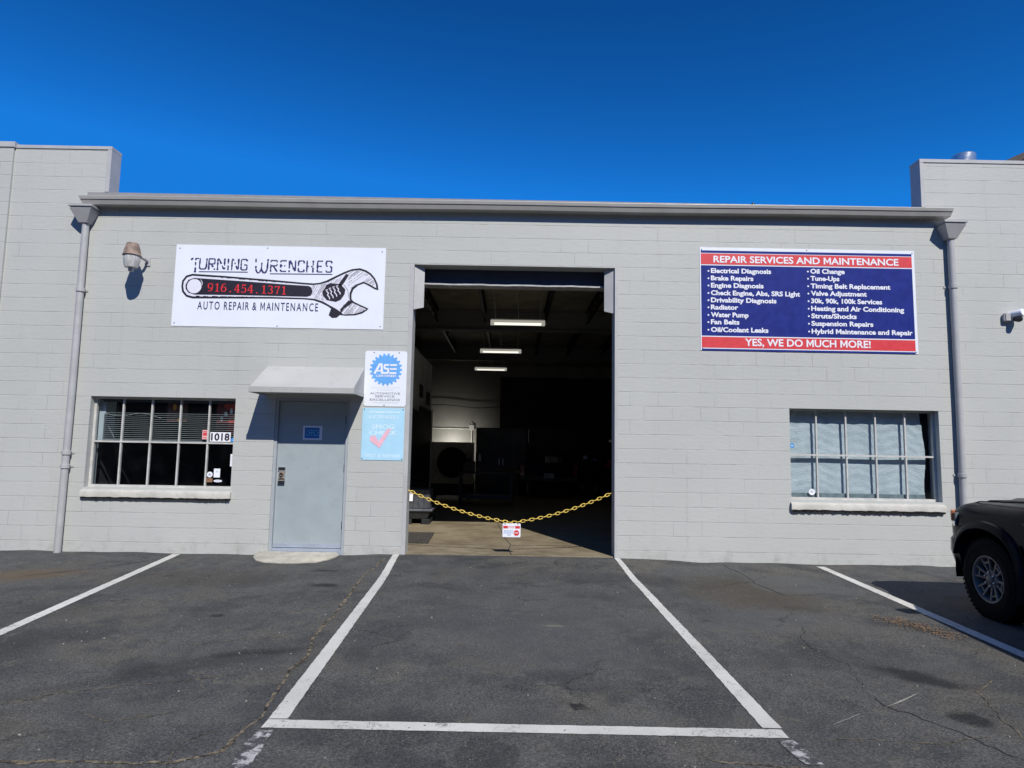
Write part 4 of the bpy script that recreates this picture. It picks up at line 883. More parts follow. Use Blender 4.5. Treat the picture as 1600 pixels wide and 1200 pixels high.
sticker('blue round sticker right of the house number', -4.01, -3.962, 1.565, 1.63, M('sticker_blue', (.04, .24, .60), .4), [('printed_shape', k_sky, lambda b, hx, hz: disc(b, 0, -.003, hx * .55, -.0035, 12))], 1)
sticker('narrow white paper taped at the right edge of the left window', -4.0, -3.962, 1.22, 1.395, k_white, [('printed_shape', k_lgrey, lambda b, hx, hz: [rect(b, -hx * .7, hx * .6, hz * q, hz * (q + .06), -.0035) for q in (.6, .35, .1, -.15, -.5)])])
sticker('small white paper sticker low in the corner of the left window', -4.225, -4.135, 1.06, 1.185, k_white, [('printed_shape', M('sticker_green', (.35, .55, .42), .5), lambda b, hx, hz: rect(b, -hx * .15, hx * .2, hz * .15, hz * .5, -.0035))])
sticker('round white sticker low in the corner of the left window', -4.322, -4.240, 1.058, 1.14, k_white, [('printed_shape', k_grey, lambda b, hx, hz: (rect(b, -hx * .5, hx * .5, -.004, .004, -.0035), rect(b, -.005, .005, 0, hz * .45, -.0035), rect(b, -hx * .3, hx * .3, -hz * .5, -hz * .35, -.0035)))], 1)
sticker('brown square sticker below the round white one', -4.325, -4.238, .99, 1.048, M('sticker_brown', (.24, .13, .075), .5, 0, .4, 40))
sticker('flat white oval sticker beside the brown one', -4.222, -4.10, .992, 1.028, k_white, [('printed_shape', k_grey, lambda b, hx, hz: rect(b, -hx * .5, hx * .5, -.003, .003, -.0035))], 1)
# ---- right window
b = B(); nx_, nz_ = 110, 70; V = []
for i in range(nx_ + 1):
    col = []
    for j in range(nz_ + 1):
        u = i / nx_; t = j / nz_; x = 4.0 + 2.06 * u; z = .86 + 1.30 * t
        sag = .005 * math.sin(u * 61 + 4 * math.sin(t * 3)) * t ** 3 + .006 * math.sin((u - 1.15) * 70 + t * 34) * max(0, u - .62) * 2.2 * max(0, t - .25) + .0016 * math.sin(t * 66 + u * 9 + 2 * math.sin(u * 21)) + .004 * math.sin(u * 9 + t * 5)
        col.append(b.b.verts.new((x - .12 * max(0, u - .93) * (1 + math.sin(t * 9)) * 2 - .5 * max(0, u - .9) * max(0, t - .86) * 6, .195 + sag + rnd.uniform(-.0012, .0012), z)))
    V.append(col)
for i in range(nx_):
    for j in range(nz_): b.b.faces.new((V[i][j], V[i + 1][j], V[i + 1][j + 1], V[i][j + 1]))
cu_ = tag(b.done('plastic_sheet', film_mat(), smooth=True), 'wrinkled pale plastic sheet hung behind the right window', 'curtain')
b = B(); b.box(3.9, 6.3, .36, .40, .6, 2.4); tag(b.done('dark_backing', m_dark), 'dark sheet added for the unlit room behind the right window', 'board')  # stands in for the dark interior past the plastic
b = B(); b.box(4.02, 6.0, .145, .165, .905, .985); tag(b.done('ledge_board', M('ledge', (.17, .20, .21), .7, 0, .3, 9), None, .004), 'pale board lying on the ledge behind the right window', 'board')
sticker('small round blue sticker on the upper left pane of the right window', 4.055, 4.118, 1.625, 1.69, M('sticker_blue', (.04, .24, .60), .4), [('printed_shape', k_paler, lambda b, hx, hz: rect(b, -hx * .5, hx * .5, -.006, .008, -.0035))], 1)
sticker('small round white sticker on the lower left pane of the right window', 4.31, 4.40, .955, 1.045, k_white, [('printed_shape', k_grey, lambda b, hx, hz: (rect(b, -hx * .5, hx * .5, -.004, .004, -.0035), rect(b, -hx * .3, hx * .1, .012, .02, -.0035)))], 1)

# ------------------------------------------------------------------ chain across the bay
xa, za, xb, zb, xm, zm = -1.425, .925, 1.495, .945, .06, .497
def chz(x):
    t = (x - xm) / ((xa - xm) if x < xm else (xb - xm)); z1 = za if x < xm else zb
    return zm + (z1 - zm) * (.42 * t + .58 * t * t) if t > .10 else zm + (z1 - zm) * (.048 * (t / .1) ** 1.5)
pts = []; x = xa; 
while x < xb:
    pts.append(Vector((x, .10, chz(x)))); x += .0015
b = B(); acc = 0; last = pts[0]; k = 0; pitch = .0625
for p in pts:
    acc += .0 if p is pts[0] else (p - prev).length
    prev = p
    if acc >= pitch or p is pts[0]:
        d = (p - last).normalized() if p is not pts[0] else Vector((1, 0, -.4)).normalized()
        q = d.to_track_quat('X', 'Z').to_matrix().to_4x4()
        b.torus(.0200, .0062, Matrix.Translation(p) @ q @ Matrix.Rotation(R(78 if k % 2 else -8), 4, 'X'), 16, 6, 1.72, .95); k += 1; acc = 0; last = p
tag(b.done('barrier_chain', M('yellow_plastic', (.66, .47, .09), .45, 0, .18, 25), smooth=True), 'yellow plastic chain hung across the open vehicle bay', 'chain')
s = thing('chain_sign', 'small white and red warning sign hanging from the yellow chain', 'sign', (.055, .085, .387))
panel(s, -.128, .128, -.092, .100, k_white, .012, .004)
b = B(); rect(b, -.118, -.052, .030, .066, -.0065); rect(b, .052, .118, .030, .066, -.0065); disc(b, .070, -.032, .040, -.0065, 20); b.done('red_shape', k_red, s)
b = B(); text(b, 'STOP', .042, .098, -.043, .022, -.008, .02); b.done('lettering', k_white, s)
b = B(); text(b, 'STOP', -.045, .045, .034, .03, -.0065, .02); b.done('lettering', M('print_light_red', (.75, .22, .24), .5), s)
b = B()
for z, x0, x1 in ((-.005, -.105, .02), (-.032, -.11, .015), (-.06, -.06, -.01)):
    x = x0
    while x < x1: w_ = r2.uniform(.012, .03); rect(b, x, min(x1, x + w_), z - .007, z + .007, -.0065); x += w_ + .007
b.done('fine_print', M('print_dull_blue', (.28, .40, .60), .5), s)
b = B()
for x in (-.09, .09): b.torus(.014, .003, Matrix.Translation((x, -.003, .10)) @ Matrix.Rotation(R(90), 4, 'Y'), 10, 5)
b.done('hook', m_metal, s)
# ------------------------------------------------------------------ inside the bay
m_tube = emit_mat('fluorescent_tube', (1.0, .97, .84), 1.15)
m_glow = emit_mat('housing_glow', (1, .96, .84), .34)  # lit look of the light housings put in as a glow
m_fix = M('fixture_enamel', (.66, .65, .60), .5, 0, .1, 6)
def fixture(label, cx, y, z, wires=True):
    p = thing('ceiling_light', label, 'light', (cx, y, z), 0, 'fluorescent lights hung inside the bay')
    b = B(); b.hull8([(-.61, -.035, .005), (.61, -.035, .005), (.61, .035, .005), (-.61, .035, .005), (-.61, -.03, .075), (.61, -.03, .075), (.61, .03, .075), (-.61, .03, .075)])
    b.box(-.61, -.53, -.09, .09, -.03, .004); b.box(.53, .61, -.09, .09, -.03, .004); b.done('glow_housing', m_glow, p)
    b = B(); b.box(-.6, .6, -.025, .025, .0755, .10); b.done('housing', m_fix, p)
    for dy in (-.07, .07): b = B(); b.tube([(-.528, dy, -.010), (.528, dy, -.010)], .016, 8); b.done('tube', m_tube, p)
    b = B(); t = 5.06 - z
    for x, dx in ((-.5, -.05), (.5, .05), (.02, -.06)): b.tube([(x, 0, .07), (x + dx * .3, 0, .07 + (t - .07) * .5), (x + dx, 0, t)], .006, 5)
    b.done('hanging_chain', m_fix, p)
    ld = bpy.data.lights.new('tube_light', 'AREA'); lo = bpy.data.objects.new('tube_light', ld); COL.objects.link(lo); lo.parent = p
    ld.shape = 'RECTANGLE'; ld.size = 1.0; ld.size_y = .1; ld.energy = .7; ld.color = (1, .96, .86); lo.location = (0, 0, -.035)
fixture('long fluorescent light nearest the bay opening, in front of the first beam', .145, 5.0, 4.33)
fixture('fluorescent light hanging between the two dark beams', -.30, 9.7, 4.39)
fixture('farthest fluorescent light, hanging beyond the second beam', -.755, 15.2, 4.52)
fixture('fluorescent light at the right side of the bay, mostly hidden by the wall edge', 3.75, 13.6, 4.70)
# lamp added out of sight to make the bright patch on the back wall
wl = thing('fill_lamp', 'unseen lamp added behind the shop cooler to brighten the back wall', 'lamp', (-2.35, 17.1, .056))
b = B(); b.tube([(0, 0, .3), (0, 0, 1.2)], .02, 8)
for a in range(3): b.tube([(0, 0, .5), (.45 * math.cos(a * 2.1), .45 * math.sin(a * 2.1), .02)], .014, 6)
b.done('stand', m_steel, wl)
b = B(); b.box(-.2, .2, -.05, .05, 1.2, 1.42); b.done('lamp_head', m_black, wl, .01)
b = B(); b.face([(-.18, .0512, 1.22), (.18, .0512, 1.22), (.18, .0512, 1.40), (-.18, .0512, 1.40)]); b.done('lamp_face', emit_mat('lamp_face', (1, .96, .86), 5), wl)
ld = bpy.data.lights.new('fill_light', 'AREA'); lo = bpy.data.objects.new('fill_light', ld); COL.objects.link(lo); lo.parent = wl
ld.energy = 14; ld.spread = R(120); ld.size = .4; ld.color = (1, .96, .86)
lo.location = (0, .10, 1.32); lo.rotation_euler = Vector((-.05, 1, .22)).to_track_quat('-Z', 'Y').to_euler()
# conduits on the rear wall
b = B(); b.tube([(-3.6, 18.46, 2.34), (-1.0, 18.46, 2.33)], .022, 6); b.tube([(-1.62, 18.46, 1.5), (-1.62, 18.46, 2.6)], .03, 6); b.box(-1.72, -1.52, 18.40, 18.5, 2.28, 2.5)
tag(b.done('conduit', m_part), 'pale conduit pipes running along the lit back wall', 'pipe')
b = B(); b.tube([(-3.6 + 6.6 * t / 16, 18.3, 3.30 + .05 * math.sin(t * .9) - .02 * t * .2) for t in range(17)], .018, 5); tag(b.done('hanging_cable', m_black), 'black cable drooping across the back wall', 'cable')
# evaporative cooler
p = thing('shop_cooler', 'grey square shop cooler with a big round black fan against the back', 'cooler', (-1.63, 9.3, .056))
b = B(); rings = [[(-.6, 0, .45), (.6, 0, .45), (.6, 0, 1.63), (-.6, 0, 1.63)], [(-.6, .6, .45), (.6, .6, .45), (.6, .6, 1.63), (-.6, .6, 1.63)]]; b.loft(rings, True, False); b.face([(-.6, .6, .45), (.6, .6, .45), (.6, .6, 1.63), (-.6, .6, 1.63)])
cz = 1.05; n_ = 32; sq = []; ci = []
for i in range(n_):
    a = 2 * math.pi * i / n_ + math.pi / n_ * 0; ca, sa = math.cos(a), math.sin(a); k = 1 / max(abs(ca), abs(sa)); sq.append((ca * k * .6, 0, cz + sa * k * .59 - .01)); ci.append((ca * .41, .12, cz + sa * .41))
b.loft([sq, ci], True, False); b.done('housing', M('cooler_plastic', (.62, .60, .54), .55, 0, .12, 3), p)
b = B(); b.lathe([(.405, 0), (.43, -.03), (.43, .05), (.405, .06)], 36, Matrix.Translation((0, .10, cz)) @ Matrix.Rotation(R(90), 4, 'X'))
for r in (.10, .18, .26, .33, .39): b.torus(r, .004, Matrix.Translation((0, .085, cz)) @ Matrix.Rotation(R(90), 4, 'X'), 36, 4)
for i in range(12): a = i * math.pi / 6; b.tube([(0, .085, cz), (.41 * math.cos(a), .085, cz + .41 * math.sin(a))], .004, 4)
b.done('grille', m_black, p)
b = B()
for i in range(6):
    m = Matrix.Translation((0, .17, cz)) @ Matrix.Rotation(i * math.pi / 3, 4, 'Y'); b.hull8([m @ Vector(q) for q in ((-.04, -.03, .05), (.06, .03, .05), (.06, .035, .05), (-.04, -.025, .05), (-.11, -.04, .39), (.12, .04, .39), (.12, .045, .39), (-.11, -.035, .39))])
b.lathe([(.07, -.06), (.07, .06), (.001, .07)], 16, Matrix.Translation((0, .17, cz)) @ Matrix.Rotation(R(90), 4, 'X')); b.box(-.55, .55, .3, .32, .5, 1.6); b.done('fan', m_black, p)
b = B(); b.box(-.62, .62, -.05, .65, .12, .449)
for sx in (-.5, .5):
    for sy in (.05, .55): b.lathe([(.06, -.02), (.06, .02)], 12, Matrix.Translation((sx, sy, .06)) @ Matrix.Rotation(R(90), 4, 'Y'), True)
b.done('base', m_black, p, .02)
b = B(); b.box(.43, .56, -.012, -.001, 1.02, 1.16); b.done('control_panel', m_black, p)
# steel work cart
p = thing('work_cart', 'dark blue steel work cart with tools, in front of the cooler', 'cart', (-.60, 8.0, .056))
b = B(); b.box(-.70, .70, -.35, .35, .80, .84); b.done('top', m_steel, p, .006)
b = B(); b.box(-.66, .66, -.31, .31, .17, .26); b.done('shelf', M('cart_shelf', (.05, .07, .12), .5, .1, .2, 5), p, .006)
for sx in (-.67, .67):
    for sy in (-.32, .32):
        b = B(); b.box(sx - .025, sx + .025, sy - .025, sy + .025, .08, .80); lg = b.done('leg', m_steel, p)
        b = B(); b.lathe([(.05, -.02), (.05, .02)], 14, Matrix.Translation((sx, sy, .05)) @ Matrix.Rotation(R(90), 4, 'Y'), True); b.done('caster', m_black, lg)
b = B(); b.box(-.62, -.30, -.1, .2, .842, 1.12); b.box(-.25, -.12, -.1, 0, .842, 1.0); tag(b.done('tool_box', m_black, None, .015), 'black tool box standing on the steel work cart', 'box'); bpy.data.objects['tool_box'].location = (-.60, 8.0, .056)
b = B(); b.lathe([(.035, 0), (.035, .16), (.012, .19), (.012, .22), (.001, .22)], 14, Matrix.Translation((-.78, 8.05, 1.18))); tag(b.done('spray_can', k_white, smooth=True), 'small white bottle standing on the black tool box', 'bottle')
b = B(); b.tube([(-.35, 8.0, .93), (-.05, 7.95, .94), (.05, 8.05, .95)], .03, 8); b.box(.0, .35, 7.9, 8.1, .898, .96); tag(b.done('spare_part', M('oily_part', (.12, .09, .05), .5, .4, .3, 9)), 'oily brown machine part lying on the work cart', 'machine part')
# tall cabinet
p = thing('tool_cabinet', 'tall dark steel cabinet near the lit back wall', 'cabinet', (-.25, 11.2, .056))
b = B(); b.box(-.8, .8, 0, .6, .05, 2.12); b.done('body', M('cabinet_paint', (.045, .055, .07), .55, .1, .15, 2), p, .01)
for sx in (-1, 1):
    b = B(); b.box(min(sx * .01, sx * .78), max(sx * .01, sx * .78), -.022, -.001, .1, 2.08); d_ = b.done('door', m_steel, p, .004)
    b = B(); b.box(sx * .06 - .012, sx * .06 + .012, -.05, -.023, .95, 1.15); b.done('handle', m_metal, d_)
b = B(); b.hull8([(.66, 12.4, .056), (2.4, 12.4, .056), (2.4, 13.0, .056), (.66, 13.0, .056), (.66, 12.4, 2.2), (2.4, 12.4, 2.2), (2.4, 13.0, 2.2), (.66, 13.0, 2.2)])
for z in (.5, 1.0, 1.5, 2.0): b.box(.655, 2.405, 12.38, 12.3995, z, z + .04)
tag(b.done('storage_shelf', m_black), 'black storage shelf at the back behind the blue pickup', 'shelf')
# black bulk crate by the partition
p = thing('bulk_crate', 'black plastic crate with a flanged rim by the left side of the bay', 'crate', (-1.92, 3.75, .056))
b = B(); b.hull8([(-.5, -.36, .30), (.42, -.36, .30), (.42, .36, .30), (-.5, .36, .30), (-.46, -.32, .66), (.38, -.32, .66), (.38, .32, .66), (-.46, .32, .66)])
for i in range(9): x = -.45 + i * .105; b.hull8([(x, -.372, .31), (x + .018, -.372, .31), (x + .018, -.358, .31), (x, -.358, .31), (x, -.336, .64), (x + .018, -.336, .64), (x + .018, -.322, .64), (x, -.322, .64)])
b.done('lid', M('crate_lid', (.05, .055, .065), .42, 0, .2, 6), p, .01)
b = B(); b.box(-.54, .46, -.41, .41, .25, .295); b.done('rim', M('crate_rim', (.10, .11, .13), .4, 0, .2, 6), p, .008)
b = B(); b.hull8([(-.44, -.33, .10), (.36, -.33, .10), (.36, .33, .10), (-.44, .33, .10), (-.49, -.37, .249), (.41, -.37, .249), (.41, .37, .249), (-.49, .37, .249)])
for x in (-.45, -.1, .25): b.box(x, x + .16, -.36, .36, 0, .098)
b.done('base', m_black, p, .008)
b = B(); b.hull8([(-.03, -.375, .44), (.075, -.375, .44), (.075, -.370, .44), (-.03, -.370, .44), (-.03, -.352, .61), (.075, -.352, .61), (.075, -.347, .61), (-.03, -.347, .61)]); b.done('paper_label', k_white, p)
# floor mat, floor plate and joints
b = B(); m_ = Matrix.Translation((-1.52, 1.55, .0575)) @ Matrix.Rotation(R(2), 4, 'Z')
for i in range(8): b.box(-.30 + i * .077, -.30 + i * .077 + .032, -.60, .60, 0, .014, m_)
for i in range(12): b.box(-.30, .271, -.60 + i * .106, -.60 + i * .106 + .036, 0.001, .0135, m_)
tag(b.done('rubber_mat', M('mat_rubber', (.05, .045, .04), .8, 0, .2, 9)), 'dark rubber grid mat on the bay floor beside the left jamb', 'mat')
b = B()
for pts in ([(-.21, 3.9), (-.10, 2.4), (-.03, 1.6), (.05, .98), (.02, .5), (.06, .04)], [(-1.42, .95), (-.8, .93), (-.2, .9)], [(.06, .93), (.7, .95), (1.45, .93)], [(-3, 5.2), (0, 5.25), (4, 5.2)]):
    P = [Vector(q) for q in pts]
    for a, c in zip(P, P[1:]):
        d = (c - a).normalized(); nn = Vector((-d.y, d.x)) * .006; b.face([(*(a + nn), .0585), (*(a - nn), .0585), (*(c - nn), .0585), (*(c + nn), .0585)])
structure(b.done('floor_joint', m_dcrack))

# ------------------------------------------------------------------ black off-road vehicle
def paint(name, col):
    n = N(name); v = n.obj()
    n.bsdf(n.mix(n.ramp(n.noise(v, 3, 5, .6), .4, .8), c4(col), c4([x * 1.35 + .0005 for x in col])), n.ramp(n.noise(v, 5, 5, .7), .3, .75, .16, .30), 0, None, .06, .02)
    return n.m
m_car = paint('black_car_paint', (.0055, .0065, .010)); m_clad = M('black_cladding', (.017, .018, .021), .5, 0, .2, 9, .0006, 200)
m_cglass = glass_mat('dark_car_glass', (.06, .065, .07), .01)
m_rim = M('grey_alloy', (.15, .138, .125), .45, .15, .08, 8, spec=.3); m_lens = M('headlight_lens', (.13, .14, .15), .12, .1, .1, 8, coat=.8); m_amber = M('amber_lens', (.42, .13, .05), .25, 0, .1, 9, coat=.5); m_taill = M('red_lens', (.30, .015, .018), .2, 0, .1, 9, coat=.5)
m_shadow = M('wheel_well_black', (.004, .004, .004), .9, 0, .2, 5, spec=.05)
def apply_mods(o):
    dg = bpy.context.evaluated_depsgraph_get(); me = bpy.data.meshes.new_from_object(o.evaluated_get(dg)); old = o.data; o.modifiers.clear(); o.data = me; bpy.data.meshes.remove(old)
def wheel(parent, x, y, side, rad=.400, lugs=True):
    rot = Matrix.Translation((x, y, rad)) @ Matrix.Rotation(R(-90 * -side), 4, 'Y')      # local z points outwards
    b = B(); b.lathe([(.231, -.12), (.30, -.128), (.365, -.118), (.392, -.095), (rad, -.06), (rad, .06), (.392, .095), (.365, .118), (.30, .128), (.235, .120), (.228, .10)], 48, rot)
    for i in range(54):
        m = rot @ Matrix.Rotation(i * 2 * math.pi / 54, 4, 'Z')
        for s, off in ((1, 0), (-1, .5)):
            mm = m @ Matrix.Rotation(off * 2 * math.pi / 54, 4, 'Z'); b.box(.380, .401, -.012, .014, min(s * .078, s * .108), max(s * .078, s * .108), mm); b.box(rad - .002, rad + .005, -.014, .012, min(s * .02, s * .07), max(s * .02, s * .07), mm)
    for i in range(3): b.torus(.315, .0035, rot @ Matrix.Translation((0, 0, .126)), 40, 4) if i == 0 else None
    ty = b.done('tyre', m_rubber, parent, smooth=True)
    b = B(); b.lathe([(.232, -.10), (.205, -.09), (.195, .03), (.206, .082), (.214, .098), (.226, .104), (.231, .112), (.224, .119), (.210, .113), (.201, .088), (.190, .03)], 48, rot)
    for i in range(6):
        m = rot @ Matrix.Rotation(i * math.pi / 3 + .26, 4, 'Z')
        for s in (1, -1):
            b.hull8([m @ Vector(q) for q in ((.070, s * .018 - .012, .050), (.210, s * .052 - .012, .078), (.210, s * .052 + .012, .078), (.070, s * .018 + .012, .050), (.070, s * .018 - .011, .082), (.210, s * .052 - .011, .104), (.210, s * .052 + .011, .104), (.070, s * .018 + .011, .082))])
        b.box(.150, .170, -.036, .036, .066, .094, m)
    b.lathe([(.090, .03), (.090, .078), (.078, .086), (.050, .086), (.048, .075), (.044, .10), (.030, .108), (.001, .109)], 24, rot)
    rm = b.done('rim', m_rim, ty, .0025, True)
    b = B(); b.lathe([(.204, .015), (.001, .015)], 32, rot); b.lathe([(.16, .02), (.16, .035), (.001, .035)], 32, rot); b.done('brake_disc', m_shadow, ty)
    if lugs:
        b = B()
        for i in range(6): b.lathe([(.010, .08), (.010, .104), (.006, .108), (.001, .108)], 8, rot @ Matrix.Rotation(i * math.pi / 3 + .1, 4, 'Z') @ Matrix.Translation((.066, 0, 0)))
        b.done('lug_nut', m_metal, ty, smooth=True)
    return ty
AX_F, AX_R = 1.53, -1.26
def suv(loc, rz, label):
    p = thing('parked_suv', label, 'suv', loc, rz)
    #       y     zb   xb   xlow zlow  xmid  zmid  xsh  zsh   xt   zt    zc
    T = [(2.36, .56, .40, .62, .60, .66, .76, .64, .94, .57, 1.025, 1.035), (2.27, .52, .60, .76, .58, .80, .77, .79, .97, .70, 1.075, 1.09), (2.10, .48, .72, .86, .56, .885, .78, .875, .99, .78, 1.115, 1.13),
         (1.85, .46, .76, .90, .55, .915, .78, .905, .995, .79, 1.13, 1.15), (1.3, .45, .78, .915, .54, .93, .79, .92, 1.01, .81, 1.155, 1.175), (.95, .44, .78, .915, .52, .93, .79, .925, 1.03, .83, 1.175, 1.195),
         (.4, .42, .78, .915, .50, .935, .80, .93, 1.04, .86, 1.13, 1.14), (-.6, .42, .78, .915, .50, .935, .80, .93, 1.05, .87, 1.13, 1.14), (-1.6, .44, .78, .915, .52, .93, .80, .925, 1.06, .86, 1.14, 1.15), (-2.2, .50, .74, .88, .58, .90, .80, .89, 1.06, .82, 1.14, 1.15), (-2.38, .58, .68, .82, .64, .85, .80, .83, 1.05, .76, 1.12, 1.13)]
    rings = []
    for (y, zb, xb_, xl, zl, xm_, zm_, xs_, zs_, xt, zt, zc) in T:
        h = [(0, zb), (xb_, zb), (xl, zl), (xm_, zm_), (xs_, zs_), (xt, zt), (xt * .55, zt + (zc - zt) * .75), (0, zc)]
        rings.append([(x, y, z) for x, z in h] + [(-x, y, z) for x, z in h[-2:0:-1]])
    b = B(); b.loft(rings); body = b.done('body', m_car, p, smooth=True)
    md = body.modifiers.new('s', 'SUBSURF'); md.levels = 2; md.render_levels = 2
    cut = []
    for ya in (AX_F, AX_R):
        cb = B(); cb.lathe([(.478, -1.2), (.478, 1.2)], 48, Matrix.Translation((0, ya, .42)) @ Matrix.Rotation(R(90), 4, 'Y'), True); c = cb.done('cutter', m_shadow, p); cut.append(c)
        bm_ = body.modifiers.new('b', 'BOOLEAN'); bm_.object = c; bm_.operation = 'DIFFERENCE'; bm_.solver = 'EXACT'
    apply_mods(body); body.data.materials.clear(); body.data.materials.append(m_car)
    for q in body.data.polygons: q.material_index = 0; q.use_smooth = True
    body.data.set_sharp_from_angle(angle=R(35))
    for c in cut: bpy.data.objects.remove(c)
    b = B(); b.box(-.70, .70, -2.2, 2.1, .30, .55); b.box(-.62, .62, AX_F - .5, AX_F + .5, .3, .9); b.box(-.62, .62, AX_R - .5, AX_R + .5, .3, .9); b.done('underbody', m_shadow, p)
    # hood: a raised panel with two folds
    b = B(); rr = []
    for y, hw, z in ((2.18, .54, 1.095), (1.95, .62, 1.142), (1.4, .66, 1.180), (.98, .70, 1.205)):
        rr.append([(-hw, y, z - .035), (-hw * .93, y, z + .004), (-hw * .55, y, z + .012), (-hw * .48, y, z + .030), (hw * .48, y, z + .030), (hw * .55, y, z + .012), (hw * .93, y, z + .004), (hw, y, z - .035)])
    b.loft(rr, False); b.done('hood', m_car, p, 0, True)
    # cabin
    side = [(.98, 1.13), (.30, 1.66), (.02, 1.765), (-.6, 1.795), (-1.9, 1.775), (-2.15, 1.70), (-2.36, 1.12)]
    def cw_(z): return .90 - (z - 1.1) * .30
    b = B(); b.loft([[(-cw_(z), y, z), (-cw_(z) * .75, y, z + (.012 if z > 1.5 else 0)), (cw_(z) * .75, y, z + (.012 if z > 1.5 else 0)), (cw_(z), y, z)] for y, z in side], False)
    for s in (-1, 1): b.face([(s * cw_(z), y, z) for y, z in side])
    b.done('cabin', m_car, p, 0, False)
    for s in (-1, 1):
        for a in ([(.74, 1.17), (.28, 1.53), (.05, 1.63), (-.28, 1.66), (-.28, 1.17)], [(-.36, 1.17), (-.36, 1.66), (-1.15, 1.66), (-1.15, 1.17)], [(-1.25, 1.17), (-1.25, 1.66), (-1.95, 1.62), (-2.1, 1.2)]):
            b = B(); b.prism([(s * (cw_(z) + .002), y, z) for y, z in a], (s * .006, 0, 0)); b.done('side_window', m_cglass, p)
    q = lambda t, x: (x * cw_(1.13 + .53 * t), .98 - .68 * t, 1.13 + .53 * t)
    b = B(); b.prism([q(.06, -.88), q(.06, .88), q(.95, .86), q(.95, -.86)], (0, .008, .010)); b.done('windshield', m_cglass, p)
    # front bumper, grille, lamps
    pl = [(-.95, 1.90), (-.94, 2.02), (-.87, 2.17), (-.73, 2.29), (-.45, 2.37), (0, 2.40), (.45, 2.37), (.73, 2.29), (.87, 2.17), (.94, 2.02), (.95, 1.90)]
    b = B(); b.loft([[(x * f, 1.94 + (y - 1.94) * g, z) for x, y in pl] + [(x * .8, 1.9, z) for x, y in (pl[-1], pl[0])] for z, f, g in ((.40, .90, .72), (.46, .96, .93), (.60, 1.0, 1.0), (.72, .995, .99), (.76, .965, .92))]); b.done('front_bumper', m_car, p, 0, True)
    b = B(); b.loft([[(-.48, 2.40, .52), (.48, 2.40, .52), (.48, 2.472, .52), (-.48, 2.472, .52)], [(-.54, 2.36, .60), (.54, 2.36, .60), (.54, 2.475, .60), (-.54, 2.475, .60)]]); b.done('skid_plate', M('silver_skid', (.4, .4, .41), .4, .5), p)
    b = B(); b.box(-.52, .52, 2.33, 2.40, .77, .96)
    for k in range(3): b.box(-.50, .50, 2.4005, 2.42, .79 + k * .055, .815 + k * .055)
    b.done('grille', m_clad, p, .01)
    for s in (-1, 1):
        oc = [(.55, 2.375), (.70, 2.33), (.82, 2.21), (.905, 2.02), (.85, 2.02), (.76, 2.16), (.66, 2.27), (.55, 2.31)]
        b = B(); b.loft([[(s * x, y, z0 + sl_ * (2.4 - y)) for x, y in oc] for z0, sl_ in ((.80, .16), (.985, .05))]); hl = b.done('headlight', m_lens, p, .008, True)
        oc2 = [(.70, 2.325), (.79, 2.245), (.872, 2.10), (.84, 2.08), (.77, 2.20), (.69, 2.27)]
        b = B(); b.loft([[(s * x * 1.015, y + .012, z) for x, y in oc2] for z in (.905, .915, 1.008, 1.016)]); b.done('indicator', m_amber, hl, .006, True)
        b = B(); b.hull8([(s * .58, 2.30, .55), (s * .74, 2.22, .55), (s * .72, 2.18, .55), (s * .58, 2.26, .55), (s * .58, 2.375, .64), (s * .76, 2.275, .64), (s * .74, 2.20, .64), (s * .58, 2.28, .64)]); b.done('fog_lamp', m_lens, p)
    # panel gap between hood and fender
    for s in (-1, 1): b = B(); b.tube([(s * .62, 2.14, 1.098), (s * .71, 1.9, 1.132), (s * .76, 1.4, 1.164), (s * .80, 1.0, 1.188)], .006, 6); b.done('hood_seam', m_shadow, p)
    # flares over the arches
    for ya in (AX_F, AX_R):
        for s in (-1, 1):
            b = B(); K = 26; rr = []
            for i in range(K + 1):
                a = R(20 + 178 * i / K)
                wd = .060 + .015 * math.sin(math.radians(max(0, min(180, 20 + 178 * i / K))))
                pr = [(.905, .470), (.962, .472), (.972, .482), (.970, .500), (.945, .472 + wd), (.900, .476 + wd * 1.15)]
                # squared-off upper corners
                e = 1 + .055 * abs(math.sin(2 * a)) ** 3 * (1 if math.sin(a) > 0 else 0)
                rr.append([(s * x, ya + r * e * math.cos(a) * (.94 if math.cos(a) > 0 else 1), .42 + r * e * math.sin(a) * .98) for x, r in pr])
            b.loft(rr); b.done('fender_flare', m_car if ya > 0 else m_car, p, 0, True)
            b = B(); rr = []
            for i in range(K + 1):
                a = R(-10 + 200 * i / K); rr.append([(s * .93, ya + .472 * math.cos(a), .42 + .472 * math.sin(a)), (s * .60, ya + .472 * math.cos(a), .42 + .472 * math.sin(a))])
            b.loft(rr, False); b.done('wheel_liner', m_shadow, p)
    # side details
    for s in (-1, 1):
        b = B(); b.hull8([(s * .80, -.7, .40), (s * .97, -.7, .40), (s * .97, .92, .40), (s * .80, .92, .40), (s * .80, -.7, .47), (s * .96, -.7, .47), (s * .96, .92, .47), (s * .80, .92, .47)]); b.done('running_board', m_clad, p, .012)
        b = B(); b.prism([(s * .9265, .90, .80), (s * .9265, .66, .80), (s * .9265, .70, 1.02), (s * .9265, .80, 1.02)], (s * .006, 0, 0)); b.done('fender_trim', m_clad, p, .002)
        b = B(); b.prism([(s * .93, 1.02, .56), (s * .93, .93, .56), (s * .93, 1.04, .80), (s * .93, 1.08, .74)], (s * .010, 0, 0)); b.done('arch_insert', m_shadow, p, .002)
